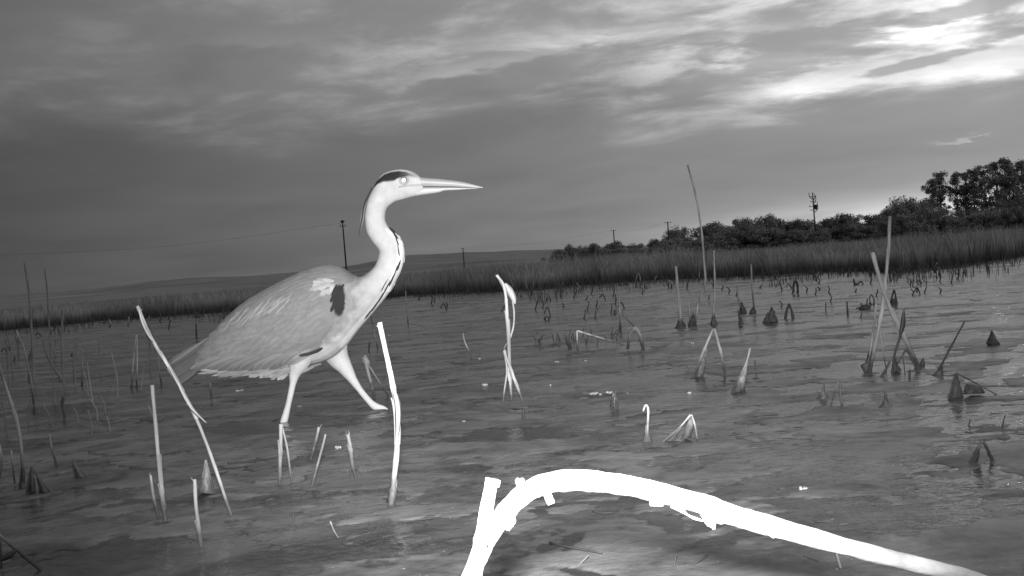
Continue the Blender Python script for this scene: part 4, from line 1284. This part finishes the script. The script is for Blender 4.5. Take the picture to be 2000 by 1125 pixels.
# white breast plumes and black streaks down the front of the neck
fpts = [(762, 448), (774, 458), (783, 470), (787, 484), (788, 500), (784, 520), (777, 540), (768, 558), (757, 576), (741, 598), (726, 616), (708, 638)]
for side in (-1, 1):
    for k in range(len(fpts) - 5):
        for j in range(3):
            f = random.random()
            x = fpts[k][0] * (1 - f) + fpts[k + 1][0] * f; y = fpts[k][1] * (1 - f) + fpts[k + 1][1] * f
            a = math.degrees(math.atan2(fpts[k + 1][1] - fpts[k][1], fpts[k + 1][0] - fpts[k][0]))
            feather('breast_plume', x - 5 + random.uniform(-3, 5), y, a + random.uniform(-4, 12), (9 if k < 2 else 1) + random.uniform(.4, 1) * (6 if k < 2 else 30), random.uniform(3, 5), side, random.uniform(.68, .86), heron, .5, 1.6, .1, .06)
    for (x0, y0), (x1, y1), wd in (((761, 447), (770, 457), 3), ((768, 455), (776, 466), 3.4), ((773, 462), (779, 478), 2.2), ((778, 478), (781, 498), 1.8), ((783, 508), (777, 526), 3), ((778, 518), (771, 538), 2),
                                   ((772, 534), (762, 556), 2.8), ((764, 548), (752, 570), 2.2), ((756, 564), (740, 588), 2.6), ((744, 582), (728, 604), 2.4), ((732, 598), (716, 618), 2.0), ((760, 545), (748, 566), 1.6)):
        feather('streak_plume', x0, y0, math.degrees(math.atan2(y1 - y0, x1 - x0)), math.hypot(x1 - x0, y1 - y0) + 3, wd, side, .05, heron, 2.6, 3.0, 0, 0)
# crest: two long dark plumes falling from the nape
for i, (dx_, vv, dl) in enumerate(((0, .05, 0), (4, .30, -10), (-2, .25, -3))):
    pts = [(728, 366, 0), (719, 384, 2 * i - 2), (711 - dx_ * .3, 404, 3 * i - 3), (705 - dx_ * .5 + 2, 430, 4 * i - 3), (701.5 + dx_ * .6, 461 + dl, 4 * i - 3)]
    v_, f_ = tube([tuple(HP(*p_)) for p_ in pts], [w_ * K for w_ in (1.8, 1.8, 1.7, 1.4, .4)], 7, 30, .05)
    obj('crest_plume', mesh('crest_plume', v_, f_, 'plum', True, [vv] * len(v_)), heron)
# bill
up_s = [((816, 343), (815, 364), 10), ((824, 346.3), (824, 364.3), 8.6), ((858, 349), (858, 364.4), 6.2), ((891, 353), (891, 365), 4.5), ((914, 357.3), (914, 366.2), 3), ((932, 362.2), (932, 367), 1.6), ((943.6, 365.6), (943.6, 367), .4)]
lo_s = [((815, 365), (813, 383), 10), ((824, 365.2), (824, 381), 8.4), ((856, 365.4), (856, 376.3), 6), ((870, 365.8), (869, 372.6), 5.2), ((891, 366), (891, 371.4), 4), ((914, 367), (914, 369.6), 2.4), ((934, 367.6), (934, 368.4), .8)]
for nm, sec, va, vb in (('upper_bill', up_s, .30, .50), ('lower_bill', lo_s, .62, .50)):
    v_, f_ = loft(sec, 40, 18)
    sh = []
    for i in range(40):
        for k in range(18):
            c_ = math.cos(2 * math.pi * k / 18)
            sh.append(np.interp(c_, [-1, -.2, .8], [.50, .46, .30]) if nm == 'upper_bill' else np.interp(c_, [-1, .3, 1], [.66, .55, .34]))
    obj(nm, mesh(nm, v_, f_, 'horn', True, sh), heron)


def ball(nm, c, r, mat, parent, sc=(1, 1, 1)):
    bm = bmesh.new(); bmesh.ops.create_uvsphere(bm, u_segments=20, v_segments=12, radius=1)
    for q_ in bm.verts: q_.co = Vector((q_.co.x * r * sc[0], q_.co.y * r * sc[1], q_.co.z * r * sc[2])) + c
    me = bpy.data.meshes.new(nm); bm.to_mesh(me); bm.free(); me.materials.append(M[mat])
    me.polygons.foreach_set('use_smooth', [True] * len(me.polygons))
    return obj(nm, me, parent)


for side in (-1, 1):
    s_ = surf(790.6, 353.6, side, 0)
    e_ = ball('eye', s_ + Vector((0, -side * 2.2 * K, 0)), 6.8 * K, 'iris', heron, (1, .62, 1))
    ball('pupil', s_ + Vector((0, side * 0.9 * K, 0)), 4.6 * K, 'pupil', e_, (1, .42, 1))
